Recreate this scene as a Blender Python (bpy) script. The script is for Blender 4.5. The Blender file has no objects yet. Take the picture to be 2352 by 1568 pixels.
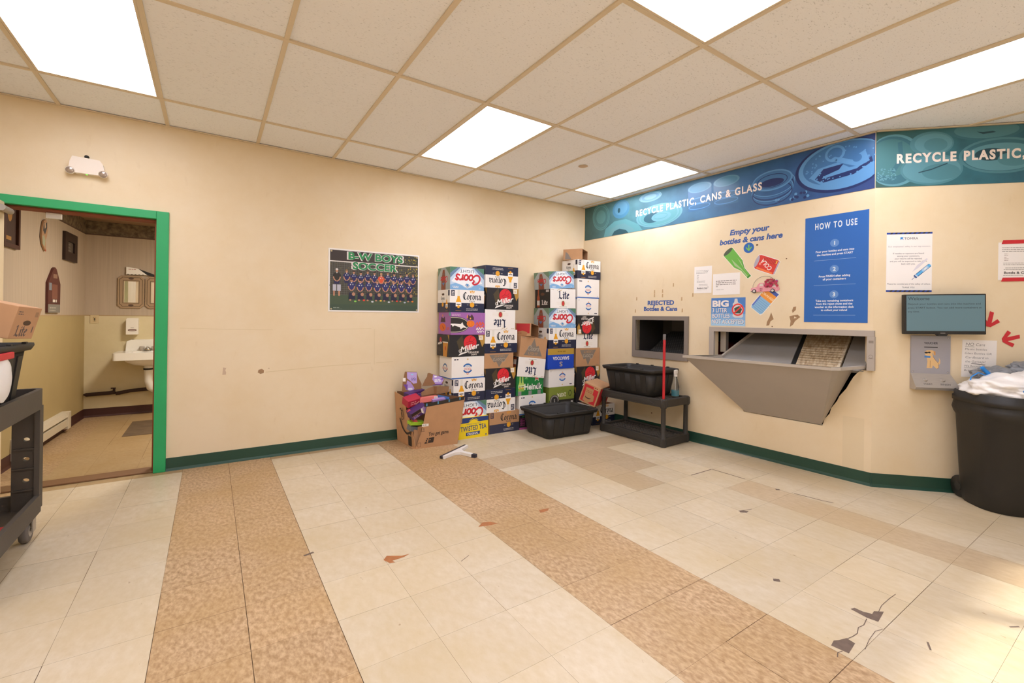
import bpy, bmesh, math, random
from mathutils import Vector, Matrix
from mathutils.geometry import tessellate_polygon
random.seed(7)
R=random.Random(11)
col=bpy.context.scene.collection
PI=math.pi
def V(*a): return Vector(a)
def lin(c):
    c/=255.0
    return c/12.92 if c<=.04045 else ((c+.055)/1.055)**2.4
def hx(s):
    s=s.lstrip('#'); return tuple(lin(int(s[i:i+2],16)) for i in (0,2,4))+(1,)
# ---------------------------------------------------------------- materials
MATS={}
def mat(name,c,rough=.6,metal=0,emit=0,noise=0,nscale=8,c2=None,bump=0,bscale=60,alpha=None,trans=0,spec=.5,coords='Object',stretch=None,ramp=(.22,.72)):
    if name in MATS: return MATS[name]
    m=bpy.data.materials.new(name); m.use_nodes=True; nt=m.node_tree; b=nt.nodes['Principled BSDF']
    col4=hx(c)
    b.inputs['Base Color'].default_value=col4; b.inputs['Roughness'].default_value=rough; b.inputs['Metallic'].default_value=metal
    b.inputs['Specular IOR Level'].default_value=spec
    if trans: b.inputs['Transmission Weight'].default_value=trans; b.inputs['IOR'].default_value=1.3
    if emit: b.inputs['Emission Color'].default_value=col4; b.inputs['Emission Strength'].default_value=emit
    if noise or bump:
        tc=nt.nodes.new('ShaderNodeTexCoord'); src=tc.outputs[coords]
        if stretch:
            mp=nt.nodes.new('ShaderNodeMapping'); mp.inputs['Scale'].default_value=stretch; nt.links.new(src,mp.inputs[0]); src=mp.outputs[0]
    if noise:
        n=nt.nodes.new('ShaderNodeTexNoise'); n.inputs['Scale'].default_value=nscale; n.inputs['Detail'].default_value=5
        nt.links.new(src,n.inputs['Vector'])
        r=nt.nodes.new('ShaderNodeValToRGB'); e=r.color_ramp.elements
        e[0].position,e[1].position=ramp
        d=hx(c2) if c2 else tuple(x*(1-noise) for x in col4[:3])+(1,)
        e[0].color=d; e[1].color=col4
        nt.links.new(n.outputs['Fac'],r.inputs[0]); nt.links.new(r.outputs[0],b.inputs['Base Color'])
    if bump:
        n=nt.nodes.new('ShaderNodeTexNoise'); n.inputs['Scale'].default_value=bscale; n.inputs['Detail'].default_value=3
        nt.links.new(src,n.inputs['Vector'])
        u=nt.nodes.new('ShaderNodeBump'); u.inputs['Strength'].default_value=bump; u.inputs['Distance'].default_value=.01
        nt.links.new(n.outputs['Fac'],u.inputs['Height']); nt.links.new(u.outputs[0],b.inputs['Normal'])
    MATS[name]=m; return m
def K(c,rough=.55):
    """plain print colour"""
    return mat('print_'+c.lstrip('#'),c,rough)
# ---------------------------------------------------------------- frames, meshes
class Fr:
    def __init__(s,O,Rv,U):
        s.O=Vector(O); s.R=Vector(Rv).normalized(); s.U=Vector(U).normalized(); s.N=s.R.cross(s.U)
    def p(s,x,y,d=0): return s.O+s.R*x+s.U*y+s.N*d
    def flip(s,w,h): return Fr(s.p(w,h),-s.R,-s.U)
    def at(s,x,y,d=0): return Fr(s.p(x,y,d),s.R,s.U)
    def rot(s,a): return Fr(s.O,s.R*math.cos(a)+s.U*math.sin(a),s.U*math.cos(a)-s.R*math.sin(a))
    def M(s):
        m=Matrix((s.R,s.U,s.N)).transposed().to_4x4(); m.translation=s.O; return m
XZ=Fr((0,0,0),(1,0,0),(0,0,1))            # faces -Y
class MB:
    def __init__(s): s.v=[]; s.f=[]; s.mi=[]; s.sm=[]; s.mats=[]
    def _m(s,m):
        if m not in s.mats: s.mats.append(m)
        return s.mats.index(m)
    def poly(s,pts,m,smooth=False):
        b=len(s.v); s.v+= [Vector(p) for p in pts]; s.f.append(list(range(b,b+len(pts)))); s.mi.append(s._m(m)); s.sm.append(smooth)
    def raw(s,vs,fs,m,smooth=False):
        b=len(s.v); s.v+=[Vector(p) for p in vs]; k=s._m(m)
        for f in fs: s.f.append([b+i for i in f]); s.mi.append(k); s.sm.append(smooth)
    def box(s,a,b,m,fr=None):
        x0,y0,z0=a; x1,y1,z1=b
        vs=[(x,y,z) for z in (z0,z1) for y in (y0,y1) for x in (x0,x1)]
        if fr: vs=[fr.p(*v) for v in vs]
        fs=[(0,2,3,1),(4,5,7,6),(0,1,5,4),(2,6,7,3),(0,4,6,2),(1,3,7,5)]
        s.raw(vs,fs,m); return s
    def hexa(s,vs,m):
        s.raw(vs,[(0,2,3,1),(4,5,7,6),(0,1,5,4),(2,6,7,3),(0,4,6,2),(1,3,7,5)],m); return s
    def prism(s,pts,fr,d0,d1,m,holes=(),smooth=False):
        loops=[list(pts)]+[list(h) for h in holes]
        flat=[p for l in loops for p in l]
        tri=tessellate_polygon([[Vector((p[0],p[1],0)) for p in l] for l in loops])
        n=len(flat)
        vs=[fr.p(p[0],p[1],d1) for p in flat]+[fr.p(p[0],p[1],d0) for p in flat]
        fs=[]
        for t in tri:
            a,b,c=[flat[i] for i in t]
            ccw=(b[0]-a[0])*(c[1]-a[1])-(b[1]-a[1])*(c[0]-a[0])>0
            t=tuple(t) if ccw else tuple(reversed(t))
            fs.append(t); fs.append(tuple(i+n for i in reversed(t)))
        s.raw(vs,fs,m)
        o=0
        for li,l in enumerate(loops):
            k=len(l); ar=sum(l[i][0]*l[(i+1)%k][1]-l[(i+1)%k][0]*l[i][1] for i in range(k))
            ccw=(ar>0)
            if li>0: ccw=not ccw
            sv=[fr.p(p[0],p[1],d1) for p in l]+[fr.p(p[0],p[1],d0) for p in l]
            sf=[]
            for i in range(k):
                j=(i+1)%k
                sf.append((i,i+k,j+k,j) if (ar>0)!=(li>0) else (j,j+k,i+k,i))
            s.raw(sv,sf,m,smooth); o+=k
        return s
    def tube(s,path,r,m,n=10,smooth=True,caps=True):
        path=[Vector(p) for p in path]; rs=r if isinstance(r,(list,tuple)) else [r]*len(path)
        rings=[]; prev=None
        for i,p in enumerate(path):
            t=(path[min(i+1,len(path)-1)]-path[max(i-1,0)]).normalized()
            if prev is None:
                a=Vector((0,0,1)) if abs(t.z)<.9 else Vector((1,0,0)); u=t.cross(a).normalized()
            else: u=(prev-t*prev.dot(t)).normalized()
            prev=u; w=t.cross(u)
            rings.append([p+(u*math.cos(2*PI*k/n)+w*math.sin(2*PI*k/n))*rs[i] for k in range(n)])
        s.loft(rings,m,smooth,caps); return s
    def loft(s,rings,m,smooth=True,caps=True):
        n=len(rings[0]); vs=[p for r in rings for p in r]; fs=[]
        for i in range(len(rings)-1):
            for k in range(n):
                l=(k+1)%n; fs.append((i*n+k,i*n+l,(i+1)*n+l,(i+1)*n+k))
        s.raw(vs,fs,m,smooth)
        if caps:
            s.poly(list(reversed(rings[0])),m); s.poly(rings[-1],m)
        return s
    def lathe(s,prof,O,m,axis=(0,0,1),n=24,caps=True):
        ax=Vector(axis).normalized(); a=Vector((1,0,0)) if abs(ax.x)<.9 else Vector((0,1,0))
        u=ax.cross(a).normalized(); w=ax.cross(u); O=Vector(O)
        s.loft([[O+ax*h+(u*math.cos(2*PI*k/n)+w*math.sin(2*PI*k/n))*max(r,1e-4) for k in range(n)] for r,h in prof],m,True,caps); return s
    def build(s,name,parent=None,bevel=0,loc=None,seg=2):
        me=bpy.data.meshes.new(name); me.from_pydata([tuple(v) for v in s.v],[],s.f)
        for m in s.mats: me.materials.append(m)
        for i,p in enumerate(me.polygons): p.material_index=s.mi[i]; p.use_smooth=s.sm[i]
        me.update()
        o=bpy.data.objects.new(name,me); col.objects.link(o)
        if parent: o.parent=parent
        if loc is not None: o.location=loc
        if bevel:
            b=o.modifiers.new('bevel','BEVEL'); b.width=bevel; b.segments=seg; b.limit_method='ANGLE'; b.angle_limit=.7
        return o
def weld(o,dist=.0005):
    bm=bmesh.new(); bm.from_mesh(o.data); bmesh.ops.remove_doubles(bm,verts=bm.verts,dist=dist); bmesh.ops.recalc_face_normals(bm,faces=bm.faces); bm.to_mesh(o.data); bm.free(); return o
def tag(o,label,cat,group=None):
    o['label']=label; o['category']=cat
    if group: o['group']=group
    return o
def thing(name,label,cat,loc=(0,0,0),rot=None,group=None):
    o=bpy.data.objects.new(name,None); col.objects.link(o); o.location=loc; o.empty_display_size=.1
    if rot is not None: o.rotation_euler=rot
    return tag(o,label,cat,group)
def struct(o): o['kind']='structure'; return o
# ---------------------------------------------------------------- flat print
_tc={}
def glyph(s,bold=0,shear=0,sp=1):
    k=(s,bold,shear,sp)
    if k not in _tc:
        cu=bpy.data.curves.new('t','FONT'); cu.body=s; cu.size=1; cu.offset=bold; cu.shear=shear; cu.resolution_u=4; cu.space_character=sp; cu.space_word=1+(sp-1)*.6
        ob=bpy.data.objects.new('t',cu); me=ob.to_mesh()
        vs=[(v.co.x,v.co.y) for v in me.vertices]; fs=[tuple(p.vertices) for p in me.polygons]
        ob.to_mesh_clear(); bpy.data.objects.remove(ob); bpy.data.curves.remove(cu)
        x0=min(v[0] for v in vs) if vs else 0; x1=max(v[0] for v in vs) if vs else 1
        _tc[k]=([(v[0]-x0,v[1]) for v in vs],fs,x1-x0)
    return _tc[k]
CAP=.727
def crv(pts,n=6,closed=False):
    out=[]; N=len(pts)
    rng=range(N if closed else N-1)
    for i in rng:
        g=(lambda k:pts[k%N]) if closed else (lambda k:pts[max(0,min(N-1,k))])
        p0,p1,p2,p3=g(i-1),g(i),g(i+1),g(i+2)
        for j in range(n):
            t=j/n
            out.append(tuple(.5*((2*p1[a])+(-p0[a]+p2[a])*t+(2*p0[a]-5*p1[a]+4*p2[a]-p3[a])*t*t+(-p0[a]+3*p1[a]-3*p2[a]+p3[a])*t**3) for a in (0,1)))
    if not closed: out.append(tuple(pts[-1]))
    return out
class G:
    """a sheet of flat print: shapes in layers, x to the right, y up"""
    def __init__(s): s.o=[]; s.L=1
    def up(s): s.L+=1; return s
    def poly(s,pts,m,L=None):
        tri=tessellate_polygon([[Vector((p[0],p[1],0)) for p in pts]])
        s.o.append(([tuple(p) for p in pts],[tuple(t) for t in tri],m,L or s.L)); return s
    def rect(s,x0,y0,x1,y1,m,L=None): return s.poly([(x0,y0),(x1,y0),(x1,y1),(x0,y1)],m,L)
    def ell(s,x,y,a,b,m,n=28,L=None,rot=0,t0=0,t1=2*PI):
        pts=[(a*math.cos(t0+(t1-t0)*i/n),b*math.sin(t0+(t1-t0)*i/n)) for i in range(n if t1-t0>6.2 else n+1)]
        c,q=math.cos(rot),math.sin(rot)
        return s.poly([(x+c*u-q*v,y+q*u+c*v) for u,v in pts],m,L)
    def ring(s,x,y,a,b,w,m,n=32,t0=0,t1=2*PI,L=None,rot=0):
        c,q=math.cos(rot),math.sin(rot); f=lambda u,v:(x+c*u-q*v,y+q*u+c*v)
        for i in range(n):
            p,r=t0+(t1-t0)*i/n,t0+(t1-t0)*(i+1)/n
            s.poly([f((a-w)*math.cos(p),(b-w)*math.sin(p)),f(a*math.cos(p),b*math.sin(p)),f(a*math.cos(r),b*math.sin(r)),f((a-w)*math.cos(r),(b-w)*math.sin(r))],m,L)
        return s
    def stroke(s,pts,w,m,L=None):
        h=w/2
        for i in range(len(pts)-1):
            (a,b),(c,d)=pts[i],pts[i+1]; l=math.hypot(c-a,d-b)
            if l<1e-6: continue
            nx,ny=-(d-b)/l*h,(c-a)/l*h; ex,ey=(c-a)/l*h*.5,(d-b)/l*h*.5
            s.poly([(a-ex+nx,b-ey+ny),(a-ex-nx,b-ey-ny),(c+ex-nx,d+ey-ny),(c+ex+nx,d+ey+ny)],m,L)
        return s
    def nib(s,pts,w,ang,m,L=None):
        nx,ny=math.cos(ang)*w/2,math.sin(ang)*w/2; t=w*.11; mx,my=-math.sin(ang)*t,math.cos(ang)*t
        for i in range(len(pts)-1):
            (a,b),(c,d)=pts[i],pts[i+1]
            q=[(a-nx-mx,b-ny-my),(a+nx-mx,b+ny-my),(a+nx+mx,b+ny+my),(a-nx+mx,b-ny+my),(c-nx-mx,d-ny-my),(c+nx-mx,d+ny-my),(c+nx+mx,d+ny+my),(c-nx+mx,d-ny+my)]
            q=sorted(set(q)); cr=lambda o,e,f:(e[0]-o[0])*(f[1]-o[1])-(e[1]-o[1])*(f[0]-o[0])
            lo=[]; hi=[]
            for p in q:
                while len(lo)>1 and cr(lo[-2],lo[-1],p)<=0: lo.pop()
                lo.append(p)
            for p in reversed(q):
                while len(hi)>1 and cr(hi[-2],hi[-1],p)<=0: hi.pop()
                hi.append(p)
            s.poly(lo[:-1]+hi[:-1],m,L)
        return s
    def text(s,t,x,y,h,m,al='c',bold=0,shear=0,w=None,rot=0,L=None,arc=0,sp=1):
        vs,fs,W=glyph(t,bold,shear,sp); k=h/CAP; kx=(w/W) if w else k
        off={'c':-W/2,'l':0,'r':-W}[al]; c,q=math.cos(rot),math.sin(rot)
        out=[]
        for a,b in vs:
            u,v=(a+off)*kx,b*k
            v-=arc*u*u
            out.append((x+c*u-q*v,y+q*u+c*v))
        s.o.append((out,fs,m,L or s.L)); return s
    def lines(s,x,y,w,n,dy,m,h=.003,al='l',rnd=None,frac=(.6,1)):
        """illegible small print: rows of word-length dashes"""
        rnd=rnd or R
        for i in range(n):
            W=w*rnd.uniform(*frac); x0=x if al=='l' else x-W/2; p=x0
            while p<x0+W-h:
                q=min(p+h*rnd.uniform(1.5,5),x0+W); s.rect(p,y-i*dy,q,y-i*dy+h,m); p=q+h*.7
        return s
    def put(s,mb,fr,base=.0004,step=.0003,clip=None):
        run=base; pm=None; i=0
        for vs,fs,m,L in sorted(s.o,key=lambda q:q[3]):
            if m is not pm: run+=2.4e-5; pm=m; i=0
            d=run+(i%6)*3e-6; i+=1
            P=[fr.p(a,b,d) for a,b in vs]
            k=[]
            for f in fs:
                a,b,c=[vs[i] for i in f[:3]]
                ccw=(b[0]-a[0])*(c[1]-a[1])-(b[1]-a[1])*(c[0]-a[0])>=0
                k.append(f if ccw else tuple(reversed(f)))
            mb.raw(P,k,m)
        return mb
def scr(g,paths,x,y,k,w,m,shear=0,kx=None,rot=0):
    kx=kx or k; c,q=math.cos(rot),math.sin(rot)
    for p in paths:
        pp=[((a+shear*b)*kx,b*k) for a,b in p]
        g.stroke([(x+c*a-q*b,y+q*a+c*b) for a,b in pp],w,m)
def bl(g,paths,x,y,k,w,m,kx=None):
    for p in paths: g.nib([(x+a*(kx or k),y+b*k) for a,b in p],w,PI/4,m)
def ov(x,y,a,b,n=12): return [(x+a*math.cos(2*PI*i/n),y+b*math.sin(2*PI*i/n)) for i in range(n+1)]
# lettering drawn as strokes
COORS=[crv([(.95,.62),(.86,.78),(1.02,.98),(.72,1.12),(.3,.95),(.08,.5),(.25,.08),(.68,.0),(1.0,.2)]),ov(1.36,.3,.26,.32),ov(2.02,.3,.26,.32),
 crv([(2.42,.62),(2.52,.3),(2.5,0)]),crv([(2.5,.3),(2.66,.58),(2.9,.6)]),crv([(3.45,.52),(3.25,.64),(3.08,.48),(3.36,.24),(3.28,.0),(2.96,.04)])]
CORONA=[[(.62,.98),(.35,1.1),(.08,.85),(.02,.45),(.2,.1),(.5,0),(.72,.15)],[(.3,1.02),(.3,.1)],
 [(1.02,.66),(.84,.5),(.84,.16),(1.02,0),(1.2,.16),(1.2,.5),(1.02,.66)],
 [(1.4,.66),(1.5,.55),(1.5,.05),(1.58,0)],[(1.5,.5),(1.7,.66),(1.8,.56)],
 [(2.1,.66),(1.94,.5),(1.94,.16),(2.1,0),(2.28,.16),(2.28,.5),(2.1,.66)],
 [(2.48,.66),(2.56,.56),(2.56,.03)],[(2.56,.5),(2.76,.66),(2.9,.5),(2.9,.06),(2.98,0)],
 [(3.16,.58),(3.34,.66),(3.5,.52),(3.5,.08),(3.6,0)],[(3.5,.4),(3.22,.3),(3.16,.12),(3.3,0),(3.5,.14)]]
LITE=[[(.0,.95),(.16,1.05),(.2,.95),(.2,.12)],[(.02,.05),(.2,.12),(.62,-.02),(.75,.14)],
 [(.9,.66),(.98,.56),(.98,.05),(1.08,0)],[(.95,.9),(1.02,.86)],
 [(1.36,.95),(1.36,.08),(1.5,0),(1.6,.08)],[(1.2,.66),(1.58,.66)],
 [(1.78,.36),(2.12,.46),(2.1,.6),(1.92,.66),(1.76,.5),(1.76,.14),(1.94,0),(2.14,.1)]]
# ---------------------------------------------------------------- printed carton faces (w wide, h high, upright)
WHT=K('#f4efe8',.45); NAVY=K('#1d2440',.45); GOLD=K('#e8a628',.5); BLK=K('#17171a',.5); RED=K('#d81f2c',.5); INK=K('#20242f',.6)
KRAFT=mat('kraft_board','#c09268',.85,noise=.1,nscale=14)
KRIN=mat('kraft_inside','#8f6643',.9,noise=.12,nscale=10)
GREYP=K('#857a70',.7); SIL=K('#c9c6c2',.5)
def bottle(g,x,y,h,beer='#eda81d',glass='#e9e4d8',lab=WHT,foot=NAVY):
    w=h*.15
    g.poly([(x-w,y),(x+w,y),(x+w,y+h*.42),(x+w*.42,y+h*.62),(x-w*.42,y+h*.62),(x-w,y+h*.42)],K(beer)); g.rect(x-w*.42,y+h*.62,x+w*.42,y+h*.7,K(beer)); g.rect(x-w*.4,y+h*.7,x+w*.4,y+h,K(glass)); g.up()
    g.rect(x-w,y+h*.22,x+w,y+h*.42,lab); g.rect(x-w,y+.01*h,x+w,y+.2*h,foot); g.up()
    g.ell(x,y+h*.2,w*.45,w*.45,GOLD); g.rect(x-w*.7,y+h*.29,x+w*.7,y+h*.33,INK)
def corona(g,w,h,kraft=False):
    bg=KRAFT if kraft else WHT; nv=K('#33344a',.6) if kraft else NAVY; ink=K('#2c2522',.6) if kraft else INK
    g.rect(0,0,w,h*.42,nv); g.up()
    x=.64*w; k=h*.27
    bl(g,CORONA,x-1.82*k*.92,h*.575,k*1.08,h*.046,ink,kx=k*.92)
    g.text('Extra',x,h*.47,h*.095,ink,bold=.0)
    g.ell(x,h*.345,h*.115,h*.115,GOLD); g.ring(x,h*.345,h*.085,h*.085,h*.008,K('#c98712'),L=g.L+1)
    for s in(-1,1): g.rect(x+s*h*.22-h*.04,h*.33,x+s*h*.22+h*.04,h*.35,K('#c8c4bb'))
    gc=K('#d9963a') if kraft else GOLD
    g.poly([(x-h*.1,h*.88),(x+h*.1,h*.88),(x+h*.13,h*.985),(x+h*.06,h*.95),(x,h*1.0-.001),(x-h*.06,h*.95),(x-h*.13,h*.985)],gc); g.up(); g.rect(x-h*.07,h*.905,x+h*.07,h*.925,bg)
    g.rect(.03*w,h*.72,.03*w+h*.18,h*.97,nv); g.up(); 
    g.text('24',.03*w+h*.09,h*.85,h*.09,bg,bold=.02); g.lines(.03*w+h*.03,h*.8,h*.12,2,h*.04,bg,h*.018,frac=(.9,1))
    g.lines(x,h*.15,h*.62,2,h*.06,K('#d9d6d0'),h*.022,'c',frac=(.9,1))
    if not kraft: bottle(g,.245*w,.015,h*.93)
def corona_s(g,w,h):
    g.rect(0,0,w,h*.42,NAVY); g.up(); k=h*.14
    bl(g,CORONA,w*.43-1.82*k*.7,h*.56,k,h*.02,INK,kx=k*.7); g.text('Extra',w*.43,h*.48,h*.05,INK)
    g.ell(w*.43,h*.345,h*.1,h*.1,GOLD); g.ell(w*.45,h*.8,h*.13,h*.05,K('#4a3020')); g.rect(w*.45-h*.1,h*.8,w*.45+h*.1,h*.84,K('#4a3020'))
    bottle(g,w*.75,.012,h*.72); g.rect(w*.86,h*.73,w*.98,h*.97,NAVY)
def coors(g,w,h):
    g.rect(0,0,w,h,K('#bfd3e6')); g.up(); F=lambda P:[(x*w,(1-y)*h) for x,y in P]
    g.poly(F([(0,0),(1,0),(1,.2),(.75,.36),(.6,.12),(.4,.1),(.22,.3),(0,.18)]),K('#7fb0dc'))
    g.poly(F([(0,.55),(.3,1),(0,1)]),K('#4f7f66')); g.poly(F([(1,.55),(.72,1),(1,1)]),K('#4f7f66')); g.up()
    g.poly(F([(0,.5),(.12,.68),(.3,.97),(.24,1),(0,.72)]),K('#6d86a4')); g.poly(F([(1,.5),(.9,.68),(.72,.97),(.78,1),(1,.72)]),K('#6d86a4')); g.up()
    g.poly(F([(.05,.32),(.36,.96),(.5,1),(.66,.96),(.97,.36),(.6,.18),(.5,.06),(.34,.22)]),K('#eef0f2')); g.up()
    g.poly(F([(.42,.2),(.5,.06),(.58,.22),(.52,.3)]),K('#b5bdc9')); g.poly(F([(.16,.3),(.3,.26),(.27,.42)]),K('#c6ccd4')); g.up()
    kx=w*.8/3.75; scr(g,COORS,w*.1,h*.33,h*.36,h*.08,K('#c9202f'),.12,kx); g.up()
    g.text('LIGHT',w*.52,h*.1,h*.14,K('#4f5a63'),bold=.005,w=w*.42)
    g.poly([(w*.46,h*.74),(w*.54,h*.74),(w*.5,h*.85)],K('#2f86c9')); g.lines(w*.76,h*.9,w*.2,2,h*.05,WHT,h*.025); g.text('12',w*.13,h*.88,h*.07,WHT)
def coors_s(g,w,h):
    g.rect(0,0,w,h,K('#a9b1b0')); g.up(); g.poly([(0,h*.4),(w*.4,0),(0,0)],K('#6f8a70')); g.poly([(w,h*.4),(w*.7,0),(w,0)],K('#6f8a70')); g.poly([(w*.35,h),(w*.72,h),(w*.7,h*.5),(w*.6,h*.1),(w*.45,h*.1),(w*.36,h*.5)],K('#8a4a33')); g.up()
    scr(g,COORS,w*.2,h*.42,h*.22,h*.045,K('#c9202f'),.12,w*.6/3.7); g.poly([(w*.42,h*.68),(w*.66,h*.68),(w*.54,h*.82)],K('#5f7fb0')); g.text('LIGHT',w*.52,h*.26,h*.08,K('#5c6770'))
def coorsk(g,w,h):
    m=K('#85796b',.75); g.poly([(w*.16,h*.1),(w*.84,h*.1),(w*.68,h*.62),(w*.6,h*.56),(w*.5,h*.96),(w*.38,h*.55),(w*.34,h*.6)],m); g.up()
    g.L+=1; scr(g,COORS,w*.27,h*.36,h*.2,h*.034,K('#a89a88'),.12,w*.46/3.6); g.text('LIGHT',w*.5,h*.15,h*.12,K('#b98a5c'),bold=.01,w=w*.36); g.lines(w*.04,h*.93,w*.14,1,.01,m,h*.02)
def miller(g,w,h):
    g.poly([(w*.2,h*.7),(w*.3,h*.2),(w*.42,h*.3),(w*.36,h)],K('#4b3f28')); g.poly([(w*.8,h*1),(w*1,h*1),(w,h*.62),(w*.93,h*.42)],K('#b98d3c')); g.up()
    g.rect(w*.83,h*.76,w*.95,h*.97,K('#efe6d4')); g.up(); g.text('N',w*.89,h*.82,h*.09,K('#c49a50'))
    x=w*.58; g.ell(x,h*.64,h*.335,h*.335,K('#dd2630')); g.up()
    e=K('#8e141c'); g.stroke(crv([(x-h*.2,h*.62),(x-h*.05,h*.7),(x+h*.02,h*.88),(x+h*.14,h*.93)]),h*.018,e); g.stroke(crv([(x-h*.05,h*.7),(x+h*.1,h*.68),(x+h*.22,h*.8)]),h*.018,e); g.stroke([(x-h*.2,h*.52),(x-h*.06,h*.58),(x+h*.08,h*.56),(x+h*.2,h*.66)],h*.02,e); g.up()
    g.text('Miller',w*.58,h*.3,h*.25,WHT,bold=.025,shear=.35,rot=.2,w=w*.56); g.up()
    g.poly([(w*.25,h*.05),(w*.3,h*.16),(w*.56,h*.26),(w*.5,h*.19),(w*.34,h*.1)],WHT); g.stroke(crv([(w*.36,h*.22),(w*.29,h*.2),(w*.27,h*.29),(w*.32,h*.33),(w*.35,h*.27)]),h*.022,WHT)
    g.text('GENUINE',w*.68,h*.15,h*.085,K('#e8ddd2'),bold=.02,w=w*.3); g.text('DRAFT',w*.7,h*.05,h*.075,K('#e8ddd2'),bold=.02,w=w*.17)
def miller_s(g,w,h):
    g.ell(w*.3,h*.75,h*.12,h*.12,K('#b03038')); g.poly([(w*.52,0),(w*.82,0),(w*.9,h*.62),(w*.5,h*.62)],K('#c98a34')); g.rect(w*.5,h*.62,w*.9,h*.68,K('#e6d9c4')); g.poly([(w*.85,h),(w,h),(w,h*.7)],K('#a9803a')); g.up()
    g.text('Miller',w*.27,h*.55,h*.11,WHT,bold=.02,shear=.3,rot=.2,w=w*.4); g.ell(w*.7,h*.38,h*.06,h*.1,K('#b5452e')); g.lines(w*.06,h*.35,w*.3,5,h*.06,K('#6d5a4a'),h*.012)
def lite(g,w,h):
    k=h*.36; bl(g,LITE,w*.33,h*.5,k,h*.075,K('#1b2547'),kx=k*.86); g.up()
    t=K('#e2cfae'); 
    for s in(-1,1): [g.rect(w*.5+s*w*.17-w*.085,h*(.17+.045*i),w*.5+s*w*.17+w*.085,h*(.175+.045*i),t) for i in range(4)]
    g.rect(w*.42,h*.13,w*.58,h*.36,K('#efe3cc')); g.up(); g.ell(w*.5,h*.245,w*.062,h*.145,K('#c4a468')); g.up(); g.ell(w*.5,h*.245,w*.053,h*.125,INK); g.up(); g.ell(w*.5,h*.245,w*.045,h*.105,K('#cf3435')); g.up(); g.lines(w*.5,h*.06,w*.3,1,.01,INK,h*.015,'c',frac=(1,1))
    g.stroke(crv([(w*.27,h*.9),(w*.34,h*.98),(w*.4,h*.9),(w*.46,h*.97)]),h*.02,K('#cdb06a')); g.lines(w*.04,h*.93,w*.12,1,.01,K('#b59a62'),h*.02)
def lite_s(g,w,h):
    g.rect(0,0,w,h,K('#231f1e')); g.up(); g.poly([(w*.13,h*.05),(w*.31,h*.05),(w*.31,h*.55),(w*.26,h*.7),(w*.26,h*.95),(w*.18,h*.95),(w*.18,h*.7),(w*.13,h*.55)],K('#9c4a26')); g.up(); g.rect(w*.13,h*.15,w*.31,h*.4,K('#d9cfc4'))
    k=h*.22; bl(g,LITE,w*.45,h*.18,k,h*.045,WHT,kx=k); g.ell(w*.5,h*.72,w*.13,h*.08,K('#5a3a28')); g.rect(w*.72,h*.82,w*.92,h*.94,K('#bdb3ac'))
def peroni(g,w,h,stripe=True):
    x=w*.52; b=K('#2c6cb5')
    for t0,t1,y in((PI*.18,PI*.82,.48),(PI*1.18,PI*1.82,.58)): g.ring(x,h*y,h*.27,h*.27,h*.07,b,16,t0,t1)
    g.text('PERONI',x,h*.5,h*.12,K('#cc5a4c'),bold=0,w=w*.2); g.ell(x,h*.77,h*.05,h*.05,K('#d9694e')); g.up(); g.ell(x,h*.77,h*.03,h*.03,K('#efd9b8'))
    g.lines(x,h*.43,w*.17,2,h*.05,K('#7aa0c8'),h*.022,'c',frac=(.9,1)); g.ell(x,h*.12,h*.04,h*.04,K('#dcbf86')); g.lines(w*.8,h*.1,w*.13,1,.01,NAVY,h*.05,frac=(1,1)); g.lines(w*.04,h*.9,w*.09,2,h*.05,SIL,h*.02)
    if stripe: g.rect(0,h*.93,w,h*.985,K('#1f63b8'))
def peroni_s(g,w,h): 
    b=K('#3f6ca5'); x=w*.52; g.ring(x,h*.55,h*.22,h*.22,h*.06,b,12,PI*1.1,PI*1.9); g.ring(x,h*.5,h*.22,h*.22,h*.05,b,12,PI*.1,PI*.9); g.text('PERONI',x,h*.5,h*.11,K('#cc6a5c'),w=w*.45); g.rect(0,h*.95,w,h*.99,K('#1f63b8'))
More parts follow.
